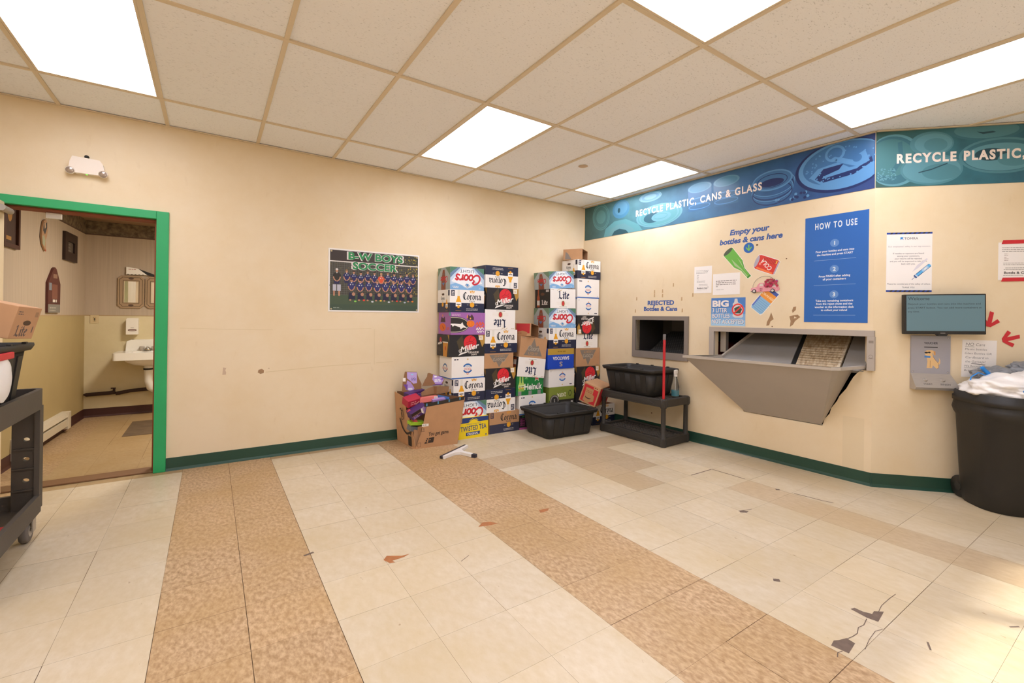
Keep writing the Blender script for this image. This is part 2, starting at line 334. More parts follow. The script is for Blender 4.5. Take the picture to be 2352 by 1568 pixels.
def purple(g,w,h):
    def half(a,b,m): g.poly([(0,h*.45-b)]+[(w*.13+a*math.cos(t),h*.45+b*math.sin(t)) for t in [-PI/2+PI*i/20 for i in range(21)]]+[(0,h*.45+b)],m)
    half(w*.40,h*.36,BLK); g.up(); half(w*.385,h*.335,K('#d8d0b4')); g.up(); half(w*.37,h*.31,K('#2a2624')); g.up()
    g.poly([(0,h*.5),(w*.12,h*.5),(w*.28,h*.48),(w*.33,h*.57),(w*.36,h*.44),(w*.48,h*.3),(w*.36,h*.33),(w*.28,h*.25),(w*.26,h*.34),(w*.1,h*.42),(w*.06,h*.36),(w*.02,h*.46),(0,h*.42)],WHT)
    g.ell(w*.57,h*.5,w*.115,h*.15,K('#ee7d1f')); g.up(); [g.ring(w*.57,h*.5,w*a,h*.14,.002,K('#b9541a'),12) for a in(.03,.07)]
    g.poly([(w*.47,h*.68),(w*.5,h*.9),(w*.55,h*.82),(w*.6,h*.93),(w*.66,h*.78),(w*.66,h*.66)],K('#4a3038')); g.up(); g.poly([(w*.45,h*.76),(w*.47,h*.95),(w*.49,h*.76)],K('#ee9a2f')); g.ell(w*.56,h*.74,w*.02,h*.04,K('#f0b14a'))
    o=K('#e55a2b'); scr(g,[crv([(0,.2),(.3,.9),(.5,.1),(.8,1),(1,.2),(1.3,.9),(1.6,.3)]),crv([(.1,-.3),(.6,.1),(1,-.4),(1.6,0)])],w*.72,h*.4,h*.17,h*.05,o,0,w*.155)
    scr(g,[crv([(0,.2),(.2,.9),(.4,.1),(.7,.9),(.9,.1),(1.2,.9),(1.6,.2)])],w*.74,h*.2,h*.12,h*.035,WHT,0,w*.14,rot=.05); scr(g,[crv([(0,.2),(.2,.9),(.4,.1),(.7,.9),(.9,.1),(1.2,.9),(1.6,.2)])],w*.76,h*.08,h*.1,h*.03,WHT,0,w*.13,rot=.05)
    g.lines(w*.03,h*.9,w*.3,2,h*.05,K('#d9b8d0'),h*.025); g.poly([(w*.85,h*.75),(w*.88,h*.95),(w*.93,h*.82),(w*.95,h*.95),(w*.92,h*.68)],K('#a96bb0'))
def purple_s(g,w,h):
    g.ell(w*.36,h*.33,w*.26,h*.18,K('#d9671c')); g.poly([(w*.18,h*.55),(w*.25,h*.8),(w*.4,h*.72),(w*.52,h*.82),(w*.58,h*.55)],K('#4a2c34')); g.up(); g.poly([(w*.34,h*.42),(w*.44,h*.28),(w*.42,h*.22),(w*.36,h*.34)],BLK); g.poly([(w*.3,h*.82),(w*.36,h*.95),(w*.4,h*.8)],K('#e39a3c'))
    scr(g,[crv([(0,.2),(.3,.9),(.5,.1),(.8,1),(1,.2)])],w*.68,h*.2,h*.14,h*.04,K('#d4532c'),0,w*.22); g.rect(w*.85,h*.85,w,h,K('#6fb0b4'))
def heineken(g,w,h):
    g.rect(w*.28,h*.8,w*.42,h*1.0,K('#3f9a4a')); g.text('24',w*.35,h*.86,h*.1,K('#cfe6c0')); g.poly([(w*(.75+.13*math.sin(i*2*PI/10)*(1 if i%2==0 else .42)),h*(.92+.3*math.cos(i*2*PI/10)*(1 if i%2==0 else .42))) for i in range(10)],WHT); g.up(); g.poly([(w*(.75+.105*math.sin(i*2*PI/10)*(1 if i%2==0 else .42)),h*(.92+.24*math.cos(i*2*PI/10)*(1 if i%2==0 else .42))) for i in range(10)],K('#d8262c'))
    for q in(.13,.22): bottle(g,w*q,h*.22,h*.75,'#b9d36a','#a5cf6a',K('#d9e6a8'),K('#8fbf55'))
    g.text('Heinek',w*.62,h*.28,h*.32,WHT,bold=.03,w=w*.66); g.up(); g.L+=3
    for x in(.06,.44,.78): g.rect(w*x,-.001,w*(x+.12),h*.22,K('#8d908c'))
    g.ell(w*.8,h*.44,w*.055,h*.13,K('#8d908c'))
def saratoga(g,w,h):
    g.rect(0,0,w,h*.26,K('#b8953c',.35)); g.up(); g.lines(w*.5,h*.12,w*.4,1,.01,K('#8c6c22'),h*.05,'c',frac=(1,1)); 
def saratoga_up(g,w,h):
    g.rect(0,0,w,h*.3,K('#b8953c',.35)); g.text('SARATOGA',w*.5,h*.4,h*.17,WHT,bold=.02,w=w*.62); g.text('S',w*.5,h*.66,h*.23,K('#d9bd7a'),w=w*.11); g.up(); g.lines(w*.5,h*.12,w*.35,1,.01,K('#8c6c22'),h*.05,'c',frac=(1,1))
def twoxipa(g,w,h):
    g.rect(0,h*.66,w,h,K('#2a2722')); g.poly([(0,h*.6),(w,h*.72),(w,h*.66),(0,h*.66)],K('#2a2722'))
    for i in range(9): g.stroke([(w*.45,h*.1),(w*(i/8),h*.6)],.0025,K('#7d8a35'))
    g.up(); g.text('2XIPA',w*.52,h*.32,h*.2,K('#ece6c8'),bold=.02,w=w*.36); g.ell(w*.18,h*.36,w*.06,h*.16,K('#3c4420')); g.up(); g.ell(w*.18,h*.36,w*.035,h*.12,K('#8f9d3c'))
    g.ell(w*.8,h*.68,h*.3,h*.3,K('#34302c')); g.up(); g.ring(w*.8,h*.68,h*.27,h*.27,h*.06,K('#9b948a')); g.text('S',w*.8,h*.6,h*.16,K('#d9d3c8')); g.rect(w*.06,h*.76,w*.14,h*.86,WHT)
def ttea(g,w,h):
    b=K('#27407c'); g.poly([(0,h*.74),(w,h*.78),(w,h),(0,h)],b); g.up(); Y=K('#f5d81c'); x=w*.5
    for i in range(9):
        a=PI*(i+.5)/9; g.poly([(x+h*.2*math.cos(a-.15),h*.74+h*.2*math.sin(a-.15)),(x+h*.3*math.cos(a),h*.74+h*.22*math.sin(a)),(x+h*.2*math.cos(a+.15),h*.74+h*.2*math.sin(a+.15))],Y)
    g.ell(x,h*.74,h*.2,h*.16,Y,t0=0,t1=PI); g.up(); g.text('HARD ICED TEA',x,h*.66,h*.05,b,w=w*.48); g.text('TWISTED TEA',x,h*.38,h*.24,b,bold=.018,w=w*.88,rot=.04,arc=0); g.poly([(w*.24,h*.13),(w*.7,h*.15),(w*.72,h*.31),(w*.24,h*.29)],b); g.up(); g.L+=1; g.text('ORIGINAL',w*.475,h*.17,h*.1,WHT,bold=.02,w=w*.38,rot=.02); g.lines(w*.9,h*.1,w*.07,2,h*.05,b,h*.03)
def rasp(g,w,h):
    p=K('#c64f9a'); g.rect(0,0,w,h*.14,K('#a54a86')); g.up()
    for i in range(4):
        for j in range(3): g.ring(w*.05+i*w*.045,h*(.35+j*.17),w*.027,h*.09,w*.006,p,10)
    g.poly([(w*.08,h*.86),(w*.14,h*.98),(w*.2,h*.84)],K('#3c7a45')); g.text('JA',w*.42,h*.68,h*.24,K('#e9e2dc'),shear=.3,rot=.2); g.rect(w*.3,h*.3,w*.31,h*.6,SIL)
def redk(g,w,h):
    r=K('#c2272c',.7); g.rect(w*.07,h*.07,w*.93,h*.93,r); g.up(); g.poly([(w*.2,h*.12),(w*.5,h*.05),(w*.82,h*.25),(w*.78,h*.5),(w*.66,h*.55),(w*.66,h*.8),(w*.2,h*.8),(w*.22,h*.45)],K('#b98a5c',.8)); g.up(); g.lines(w*.43,h*.64,w*.36,2,h*.07,K('#9c4a38'),h*.03,'c',frac=(.8,1)); g.ell(w*.46,h*.33,w*.17,h*.07,K('#4a2c20')); g.up(); g.ell(w*.46,h*.37,w*.17,h*.06,K('#b98a5c',.8)); g.rect(w*.62,h*.83,w*.95,h*.97,K('#c79a6b',.8)); g.up(); g.lines(w*.66,h*.89,w*.24,1,.01,K('#7c2a24'),h*.04)
def redk_l(g,w,h):
    r=K('#c2272c',.7); g.rect(w*.04,h*.06,w*.97,h*.94,r); g.up(); g.poly([(w*.36,h*.06),(w*.5,h*.32),(w*.48,h*.62),(w*.62,h*.9),(w*.8,h*.8),(w*.86,h*.3),(w*.74,h*.06)],K('#b98a5c',.8)); g.up(); g.lines(w*.56,h*.55,w*.2,2,h*.1,K('#9c4a38'),h*.04)
def plain(g,w,h): g.lines(w*.1,h*.85,w*.15,1,.01,GREYP,h*.02)
CART=lambda n,c: mat('carton_'+n,c,.5)
DES={'corona':(corona,corona_s,WHT),'coronak':(lambda g,w,h:corona(g,w,h,True),None,KRAFT),'coors':(coors,coors_s,WHT),'coorsk':(coorsk,None,KRAFT),'miller':(miller,miller_s,CART('black','#232124')),
 'lite':(lite,lite_s,WHT),'peroni':(peroni,peroni_s,WHT),'peroni2':(lambda g,w,h:peroni(g,w,h,False),peroni_s,WHT),'purple':(purple,purple_s,CART('purple','#a367ab')),'heineken':(heineken,None,CART('green','#1c7d3a')),
 'saratoga':(saratoga_up,None,CART('blue','#1746b8')),'ipa':(twoxipa,None,CART('olive','#84913a')),'ttea':(ttea,None,CART('yellow','#f3d517')),'rasp':(rasp,None,CART('ink','#1b1a1c')),'plain':(plain,None,KRAFT),'redk':(redk_l,redk,KRAFT)}
def carton(kind,w,h,d,flip,name,label,loc,rot=(0,0,0),group=None,hr=None,open_top=False,lean=0,side=True,fh=None,seams=True):
    """a beer case: front on y=0 facing -Y, standing on z=0"""
    fd,sd,base=DES[kind]; hr=hr or h; mb=MB(); a=w/2
    top=[V(-a,0+lean,h),V(a,0+lean,hr),V(a,d+lean,hr),V(-a,d+lean,h)]; bot=[V(-a,0,0),V(a,0,0),V(a,d,0),V(-a,d,0)]
    if not open_top:
        mb.hexa([bot[0],bot[1],bot[3],bot[2],top[0],top[1],top[3],top[2]],base)
    else:
        t=.004
        mb.box((-a,0,0),(a,t,h),base); mb.box((-a,d-t,0),(a,d,h),base); mb.box((-a,t,0),(-a+t,d-t,h),base); mb.box((a-t,t,0),(a,d-t,h),base); mb.box((-a+t,t,0),(a-t,d-t,t),KRIN)
        for q in (mb,): q.box((-a+t,t,t),(a-t,t+.001,h-.001),KRIN); q.box((-a+t,d-t-.001,t),(a-t,d-t,h-.001),KRIN); q.box((-a+t,t,t),(-a+t+.001,d-t,h-.001),KRIN); q.box((a-t-.001,t,t),(a-t,d-t,h-.001),KRIN)
    H=fh or h
    U=(top[0]-bot[0]).normalized()
    fr=Fr(bot[0],(1,0,0),U)
    g=G(); fd(g,w,H)
    (g.put(mb,Fr(bot[0]+V(0,0,h-H),(1,0,0),U).flip(w,H)) if flip else g.put(mb,fr))
    if side and sd:
        g=G(); sd(g,d,h); fs=Fr(bot[3],(0,-1,0),U); g.put(mb,fs.flip(d,h) if flip else fs)
        if kind in('corona',):
            g=G(); sd(g,d,h); fs=Fr(bot[1],(0,1,0),U); g.put(mb,fs.flip(d,h) if flip else fs)
    if not open_top and seams:   # flap seam and tape on the lid
        ft=Fr(top[0],(1,0,(hr-h)/w),(0,1,0)); g=G(); g.rect(.01,d/2-.001,w-.01,d/2+.001,K('#8a8278')); g.rect(0,d/2-.024,w*.12,d/2+.024,K('#cfc3ae')); g.rect(w*.88,d/2-.024,w,d/2+.024,K('#cfc3ae')); g.put(mb,ft)
    o=mb.build(name,None,.0025,loc,1); o.rotation_euler=rot
    return tag(o,label,'box',group)
# ---------------------------------------------------------------- room materials
def wallmat(name,c,c2):
    m=mat(name,c,.62,bump=.03,bscale=90); nt=m.node_tree; b=nt.nodes['Principled BSDF']
    tc=nt.nodes.new('ShaderNodeTexCoord'); n=nt.nodes.new('ShaderNodeTexNoise'); n.inputs['Scale'].default_value=2.2; n.inputs['Detail'].default_value=8; n.inputs['Roughness'].default_value=.65
    nt.links.new(tc.outputs['Object'],n.inputs['Vector']); r=nt.nodes.new('ShaderNodeValToRGB'); e=r.color_ramp.elements
    e[0].position=.3; e[0].color=hx(c2); e[1].position=.62; e[1].color=hx(c)
    nt.links.new(n.outputs['Fac'],r.inputs[0])
    n2=nt.nodes.new('ShaderNodeTexNoise'); n2.inputs['Scale'].default_value=14; n2.inputs['Detail'].default_value=4
    mp=nt.nodes.new('ShaderNodeMapping'); mp.inputs['Scale'].default_value=(1,1,.45); nt.links.new(tc.outputs['Object'],mp.inputs[0]); nt.links.new(mp.outputs[0],n2.inputs['Vector'])
    r2=nt.nodes.new('ShaderNodeValToRGB'); q=r2.color_ramp.elements; q[0].position=.24; q[0].color=(.78,.7,.58,1); q[1].position=.34; q[1].color=(1,1,1,1)
    nt.links.new(n2.outputs['Fac'],r2.inputs[0]); mx=nt.nodes.new('ShaderNodeMix'); mx.data_type='RGBA'; mx.blend_type='MULTIPLY'; mx.inputs[0].default_value=.22
    nt.links.new(r.outputs[0],mx.inputs[6]); nt.links.new(r2.outputs[0],mx.inputs[7]); nt.links.new(mx.outputs[2],b.inputs['Base Color'])
    return m
CREAM=wallmat('cream_wall_paint','#ead7b5','#e5cfa7')
CHIP=mat('bare_wallboard','#a98662',.9,noise=.2,nscale=30)
GREEN=mat('door_green_paint','#27a864',.4,noise=.08,nscale=5)
DKGREEN=mat('baseboard_green_vinyl','#24493a',.42,noise=.15,nscale=6)
RUST=mat('old_red_paint','#8a4326',.7)
BRN=mat('brown_vinyl_base','#43211d',.5)
BLACKP=mat('black_plastic','#26231f',.55,noise=.2,nscale=6,bump=.05,bscale=200)
DGREY=mat('charcoal_plastic','#38342f',.6,noise=.15,nscale=9)
STEEL=mat('grey_painted_steel','#aca296',.45,noise=.06,nscale=4)
STEEL2=mat('brushed_steel','#b9b2aa',.38,.5,noise=.1,nscale=20,stretch=(1,1,14))
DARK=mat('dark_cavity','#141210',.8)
WHITEP=mat('white_plastic','#ece6dc',.4)
PORC=mat('white_porcelain','#f0ece4',.15)
PAPER=mat('white_paper','#f3ede6',.8)
def tilemat(name,c1,c2,c3,scale,w):
    m=bpy.data.materials.new(name); m.use_nodes=True; nt=m.node_tree; b=nt.nodes['Principled BSDF']; b.inputs['Roughness'].default_value=.33; b.inputs['Specular IOR Level'].default_value=.4
    L=nt.links.new; tc=nt.nodes.new('ShaderNodeTexCoord'); mp=nt.nodes.new('ShaderNodeMapping'); mp.inputs['Rotation'].default_value=(0,0,.6); mp.inputs['Scale'].default_value=(1,.55,1); L(tc.outputs['Object'],mp.inputs[0])
    n=nt.nodes.new('ShaderNodeTexNoise'); n.inputs['Scale'].default_value=scale; n.inputs['Detail'].default_value=6; n.inputs['Roughness'].default_value=.62; L(mp.outputs[0],n.inputs['Vector'])
    r=nt.nodes.new('ShaderNodeValToRGB'); e=r.color_ramp.elements; e[0].position=.5-w; e[0].color=hx(c2); e[1].position=.5+w; e[1].color=hx(c1); L(n.outputs['Fac'],r.inputs[0])
    n2=nt.nodes.new('ShaderNodeTexNoise'); n2.inputs['Scale'].default_value=2.1; n2.inputs['Detail'].default_value=7; L(tc.outputs['Object'],n2.inputs['Vector'])
    r2=nt.nodes.new('ShaderNodeValToRGB'); e=r2.color_ramp.elements; e[0].position=.36; e[0].color=(0,0,0,1); e[1].position=.66; e[1].color=(1,1,1,1); L(n2.outputs['Fac'],r2.inputs[0])
    a=nt.nodes.new('ShaderNodeAttribute'); a.attribute_name='tone'; a.attribute_type='GEOMETRY'
    mx=nt.nodes.new('ShaderNodeMix'); mx.data_type='RGBA'; mx.inputs[7].default_value=hx(c3); L(r.outputs[0],mx.inputs[6])
    mm=nt.nodes.new('ShaderNodeMath'); mm.operation='MULTIPLY'; mm.inputs[1].default_value=.55; L(r2.outputs[0],mm.inputs[0]); L(mm.outputs[0],mx.inputs[0])
    # scuffs
    n3=nt.nodes.new('ShaderNodeTexNoise'); n3.inputs['Scale'].default_value=30; n3.inputs['Detail'].default_value=5
    mp3=nt.nodes.new('ShaderNodeMapping'); mp3.inputs['Rotation'].default_value=(0,0,-.7); mp3.inputs['Scale'].default_value=(1,.55,1); L(tc.outputs['Object'],mp3.inputs[0]); L(mp3.outputs[0],n3.inputs['Vector'])
    r3=nt.nodes.new('ShaderNodeValToRGB'); e=r3.color_ramp.elements; e[0].position=.25; e[0].color=(.55,.42,.3,1); e[1].position=.29; e[1].color=(1,1,1,1); L(n3.outputs['Fac'],r3.inputs[0])
    m3=nt.nodes.new('ShaderNodeMix'); m3.data_type='RGBA'; m3.blend_type='MULTIPLY'; m3.inputs[0].default_value=.7; L(mx.outputs[2],m3.inputs[6]); L(r3.outputs[0],m3.inputs[7])
    h=nt.nodes.new('ShaderNodeHueSaturation'); L(m3.outputs[2],h.inputs['Color']); L(a.outputs['Fac'],h.inputs['Value']); L(h.outputs[0],b.inputs['Base Color'])
    rr=nt.nodes.new('ShaderNodeMapRange'); rr.inputs[3].default_value=.28; rr.inputs[4].default_value=.5; L(n2.outputs['Fac'],rr.inputs[0]); L(rr.outputs[0],b.inputs['Roughness'])
    return m
T_LIGHT=tilemat('cream_vinyl_tile','#d9cab2','#cbb897','#c8b186',30,.22)
T_DARK=tilemat('tan_vinyl_tile','#cfb08a','#a4835e','#b4915d',60,.13)
T_MID=tilemat('beige_vinyl_tile','#cbb696','#b9a181','#bda279',36,.2)
T_REST=tilemat('tan_restroom_tile','#b79d77','#a68a62','#a58658',34,.2)
GROUT=mat('dark_tile_joint','#6b4f35',.9)
UNDER=mat('exposed_underlayment','#7a675a',.95,noise=.3,nscale=30)
RSTAIN=mat('rust_stain','#b4713f',.6,noise=.3,nscale=40)
# ---------------------------------------------------------------- geometry constants (metres)
CZ=2.677; YA=4.42; H=1.2295
B0=V(4.05,YA,0); B1=V(4.17,1.337,0)
FB=Fr(B0,B1-B0,(0,0,1))                 # recycling wall, s from the far corner
FC=Fr(B1,(1,-1,0),(0,0,1))              # 45 degree wall
FA=Fr((0,YA,0),(1,0,0),(0,0,1))         # far wall, x = world x
SB=(B1-B0).length
FX0,FY0,FT=-.1681,2.5057,.3048
# floor
def make_floor():
    mb=MB(); z=0
    mb.poly([(-2.4,-2.8,-.004),(6.2,-2.8,-.004),(6.2,7.4,-.004),(-2.4,7.4,-.004)],GROUT)
    tones=[1.0]; rr=random.Random(3)
    for i in range(-8,22):
        for j in range(-17,18):
            x0=FX0+i*FT; y1=FY0-j*FT
            k=i%5; m=T_DARK if (k in(0,1) and i<7) else T_LIGHT; t=rr.uniform(.955,1.03)
            if i==11 and 2<=j<=8: m=T_MID; t*=1.03
            if (j==-3 and 7<=i<=12) or (i in(9,10) and -3<=j<=-1) or (i==9 and j==0): m=T_MID; t*=.97
            if i>=7 and m is T_LIGHT and rr.random()<.12: t*=.95
            if (i,j)==(9,5): t=1.06
            if j<-6 and i==-3: pass
            e=rr.choice((.0001,.0004,.0008,.0013)); f=rr.choice((.0001,.0003,.0006,.0013))
            if i in(1,2): e=.0017
            if y1<4.45+.3 and y1>4.6 or y1>4.7: m=T_REST if m is T_LIGHT else T_DARK
            mb.poly([(x0+e,y1-FT+f,0),(x0+FT-.0005,y1-FT+f,0),(x0+FT-.0005,y1-.0005,0),(x0+e,y1-.0005,0)],m); tones.append(t)
    def flat(pts,m,d=.0006): 
        c=[V(FX0+p[0]*FT,FY0-p[1]*FT,d) for p in pts]
        tri=tessellate_polygon([[V(p.x,p.y,0) for p in c]])
        for t in tri:
            q=[c[i] for i in t]
            if (q[1]-q[0]).cross(q[2]-q[0]).z<0: q.reverse()
            mb.poly(q,m); tones.append(1)
    # broken tile corners, chips, rust marks, cracks
    flat([(8.12, 5.58), (8.2, 5.6), (8.2, 5.7), (8.25, 5.79), (8.34, 5.78), (8.45, 5.86), (8.29, 5.88), (8.12, 5.9), (8.09, 5.78)],UNDER)
    flat([(7.06, 5.75), (7.19, 5.73), (7.25, 5.76), (7.38, 5.8), (7.36, 5.9), (7.09, 5.93)],UNDER)
    flat([(9.92,2.96),(9.98,2.9),(10.08,2.93),(10.12,3.03),(10.02,3.04)],UNDER); flat([(7.9,4.64),(7.96,4.6),(8.03,4.66),(7.97,4.71)],UNDER); flat([(11.9,2.72),(11.97,2.66),(12.04,2.72),(11.98,2.78)],UNDER)
    flat([(2.98,.83),(3.07,.73),(3.28,.86),(3.42,.87),(3.3,.92),(3.1,.93),(3.12,1.0),(3.04,.98)],RSTAIN); flat([(4.9,.62),(5.05,.5),(5.2,.55),(5.3,.7),(5.1,.68)],RSTAIN); flat([(6.3,.75),(6.36,.62),(6.6,.66),(6.5,.75)],RSTAIN,.0007)
    for p,w in (([(8.39, 5.82), (8.59, 5.79), (8.9, 5.79), (9.11, 5.8)],.008),([(8.06, 5.79), (7.87, 5.82), (7.75, 5.8), (7.6, 5.84), (7.48, 5.83), (7.37, 5.81)],.01),([(7.34, 6.01), (7.59, 5.97), (7.86, 5.95), (7.98, 5.99)],.007),([(7.07, 5.87), (6.99, 5.85), (6.9, 5.88)],.01),([(8.18, 6.39), (8.02, 6.46)],.02),([(9.95,2.9),(10.3,3.0)],.015),([(12.05,3.05),(12.1,3.3),(12.15,3.6),(12.22,3.8)],.03),([(11.05,1.0),(11.95,1.0)],.03),([(11.97,1.0),(12.0,1.9)],.03),([(1.9,.0),(2.06,-.04)],.05),([(3.1,4.1),(3.22,4.22),(3.25,4.35)],.02),([(4.05,1.55),(4.25,1.45)],.012),([(9.5,6.9),(9.62,6.97)],.02),([(10.2,7.2),(10.25,7.05)],.012)):
        for q in range(len(p)-1):
            a,b=V(*p[q],0),V(*p[q+1],0); n=(b-a).cross(V(0,0,1)).normalized()*w/2
            flat([(a+n)[:2],(b+n)[:2],(b-n)[:2],(a-n)[:2]],UNDER,.0008)
    mb.poly([(-1.345,4.75,.0006),(-1.0,4.75,.0006),(-1.0,7.14,.0006),(-1.24,7.14,.0006)],T_DARK); tones.append(.85)
    o=mb.build('floor'); at=o.data.attributes.new('tone','FLOAT','FACE'); at.data.foreach_set('value',tones); struct(o)
make_floor()
# ceiling with grid and troffer openings
CX0,CY0=-.2948,3.8767; TX,TY=.6096,1.2192
LIGHTS=[(-1,0),(3,0),(6,0),(6,2),(3,2),(-1,2),(-1,4),(3,4),(1,2),(-3,2)]  # the final pair are unseen panels, added to brighten the far wall and ceiling
TILE=mat('ceiling_tile','#f4f5f8',.92,noise=.26,nscale=150,bump=.12,bscale=150,stretch=(.4,1,1),ramp=(.3,.4))
TBAR=mat('cream_grid_metal','#dccbae',.5)
def make_ceiling():
    mb=MB(); gb=MB(); rr=random.Random(5)
    X=[CX0+TX*k for k in range(-4,11)]; Y=[CY0-TY*k for k in range(-1,7)]
    z=CZ+.006
    for a in range(len(X)-1):
        for b in range(len(Y)-1):
            if (a-4,b-1) in LIGHTS: continue
            y0,y1=max(Y[b+1],-2.62),min(Y[b],YA+.1)
            if y1<=y0: continue
            dz=rr.uniform(0,.003)
            mb.box((X[a]+.003,y0+.003,z+dz),(X[a+1]-.003,y1-.003,z+.018),TILE)
    mb.box((-2.9,-2.72,CZ+.16),(6.5,4.56,CZ+.2),TILE)
    # pad of an old round patch
    for x in X: gb.box((x-.012,-2.8,CZ-.001),(x+.012,YA,CZ+.008),TBAR)
    for y in Y[1:]: gb.box((-2.4,y-.012,CZ-.0016),(6.2,y+.012,CZ+.0075),TBAR)
    gb.box((-2.4,YA-.022,CZ-.003),(4.2,YA,CZ+.004),TBAR); gb.box((0,-.001,-.003),(SB,.0,.004),TBAR,None)
    gb.box((0,CZ-.003,0),(SB,CZ+.003,.022),TBAR,FB); gb.box((0,CZ-.003,0),(2.4,CZ+.003,.022),TBAR,FC)
    c=struct(mb.build('ceiling')); g=gb.build('ceiling_grid',c); 
    g=G(); g.ell(0,0,.045,.045,mat('ceiling_water_mark','#cdb396',.9)); 
    m2=MB(); g.put(m2,Fr((2.93,3.22,CZ+.006),(1,0,0),(0,-1,0)),.0002); m2.build('round_water_mark',c)
make_ceiling()
LENS=mat('light_diffuser','#ecefff',.5,emit=9.3)
names=['large ceiling panel light in the left corner above the doorway','square looking ceiling panel light above the stacks of boxes','ceiling panel light nearest the far corner by the blue banner','long ceiling panel light over the hopper wall at right','ceiling panel light at the top edge of the photo']
order=[(-1,0),(3,0),(6,0),(6,2),(3,2)]
for i,j in LIGHTS:
    x,y=CX0+TX*i,CY0-TY*j; lb=names[order.index((i,j))] if (i,j) in order else 'unseen ceiling panel light, one of a set partly added to brighten the far wall'
    t=thing('ceiling_light',lb,'light',(x+TX/2,y-TY/2,CZ),group='ceiling panel lights')
    a,b=TX/2-.013,TY/2-.013
    f=MB(); w=.012
    f.box((-a,-b,.0),(a,-b+w,.05),TBAR); f.box((-a,b-w,.0),(a,b,.05),TBAR); f.box((-a,-b+w,0),(-a+w,b-w,.05),TBAR); f.box((a-w,-b+w,0),(a,b-w,.05),TBAR); f.box((-a,-b,.05),(a,b,.06),WHITEP); f.build('frame',t)
    d=MB(); d.box((-a+w,-b+w,.004),(a-w,b-w,.012),LENS); d.build('diffuser',t)
# walls
def wall(name,fr,outer,holes,th,m,extra=None):
    mb=MB(); mb.prism(outer,fr,-th,0,m,holes)
    if extra: extra(mb)
    o=weld(mb.build(name)) if not extra else mb.build(name)
    return struct(o)
DL,DR,DH=-1.24,-.278,2.012
def chipsA(mb):
    g=G(); g.poly([(.085,.73),(.11,.73),(.112,.75),(.105,.765),(.112,.785),(.09,.79),(.088,.76)],mat('pale_patch','#cdb193',.9)); g.poly([(.34,.735),(.36,.722),(.385,.728),(.387,.752),(.37,.765),(.345,.757)],CHIP); g.rect(.42,.765,.428,.77,CHIP)
    s=K('#dcc79d',.8)
    for p,w in (([(-.2,1.115),(.1,1.105),(.45,1.1)],.004),([(.75,1.1),(1.3,1.11)],.004),([(1.33,1.105),(1.335,.76)],.004),([(.4,.735),(.9,.765),(1.3,.775)],.006),([(1.35,.775),(1.52,.78)],.006)): g.stroke(p,w,s)
    g.put(mb,FA,.0002)
wall('wall_far',FA,[(-2.3,0),(DL,0),(DL,DH),(DR,DH),(DR,0),(4.06,0),(4.06,CZ+.16),(-2.3,CZ+.16)],[],.12,CREAM,chipsA)
OPN=[(1.83,1.13),(1.83,.87),(1.93,.80),(2.12,.395),(2.76,.392),(2.775,.45),(2.81,.5),(2.82,.545),(2.86,.61),(2.875,.65),(2.92,.715),(2.945,.77),(2.965,.81),(2.99,.845),(3.02,.872),(3.056,.868),(3.056,1.13)]
def chipsB(mb):
    g=G(); 
    g.poly([(2.31,1.195),(2.335,1.2),(2.345,1.235),(2.372,1.255),(2.35,1.315),(2.335,1.27),(2.315,1.23)],CHIP); g.poly([(2.505,1.19),(2.53,1.21),(2.545,1.24),(2.585,1.275),(2.565,1.295),(2.53,1.29),(2.5,1.28),(2.51,1.24)],CHIP); g.poly([(2.525,1.31),(2.55,1.335),(2.552,1.365),(2.53,1.36),(2.52,1.33)],CHIP); g.up(); g.poly([(2.535,1.262),(2.56,1.268),(2.54,1.28)],CREAM)
    for x,y in [(.872,1.475),(1.115,1.505),(1.115,1.545),(1.219,1.55),(1.219,1.5),(1.353,1.61),(1.455,1.459),(1.463,1.337),(1.582,1.496),(.855,1.334)]: g.poly([(x-.008,y-.02),(x+.009,y-.017),(x+.007,y+.02),(x-.006,y+.018)],mat('tape_residue','#c4a276',.8))
    for x,y,a in [(2.22,1.93,.01),(2.33,1.37,.008),(2.47,1.78,.006),(2.36,1.19,.006),(2.6,.62,.007),(1.1,.2,.008)]: g.ell(x,y,a,a*.8,mat('dark_nick','#6b4a2e',.9),8)
    g.rect(2.9,.1,3.04,.5,mat('repair_patch','#e2cfab',.7))
    g.put(mb,FB,.0002)
RJ=[(.874,.885),(1.5,.885),(1.5,1.232),(.874,1.232)]
wall('wall_right',FB,[(0,0),(SB,0),(SB,CZ+.16),(0,CZ+.16)],[OPN,RJ],.06,CREAM,chipsB)
wall('wall_corner',FC,[(0,0),(2.42,0),(2.42,CZ+.16),(0,CZ+.16)],[],.1,CREAM)
pe=FC.p(2.42,0); 
FR=Fr((pe.x,pe.y,0),(0,-1,0),(0,0,1)); wall('wall_side',FR,[(-.05,0),(2.6,0),(2.6,CZ+.16),(-.05,CZ+.16)],[],.1,CREAM)
FK=Fr((6,-2.6,0),(-1,0,0),(0,0,1)); wall('wall_back',FK,[(-.05,0),(8.3,0),(8.3,CZ+.16),(-.05,CZ+.16)],[[(.35,.1),(2.2,.1),(2.2,2.16),(.35,2.16)],[(3.3,.9),(6.9,.9),(6.9,2.1),(3.3,2.1)]],.1,CREAM)
FL=Fr((-2.2,-2.7,0),(0,1,0),(0,0,1)); wall('wall_left',FL,[(-.05,0),(7.2,0),(7.2,CZ+.16),(-.05,CZ+.16)],[],.1,CREAM)
w=MB(); w.box((.35,.1,-.07),(.4,2.16,-.03),WHITEP,FK); w.box((2.15,.1,-.07),(2.2,2.16,-.03),WHITEP,FK); w.box((1.12,.1,-.07),(1.18,2.16,-.03),WHITEP,FK); w.box((.4,2.1,-.07),(2.15,2.16,-.03),WHITEP,FK); struct(w.build('window_1'))
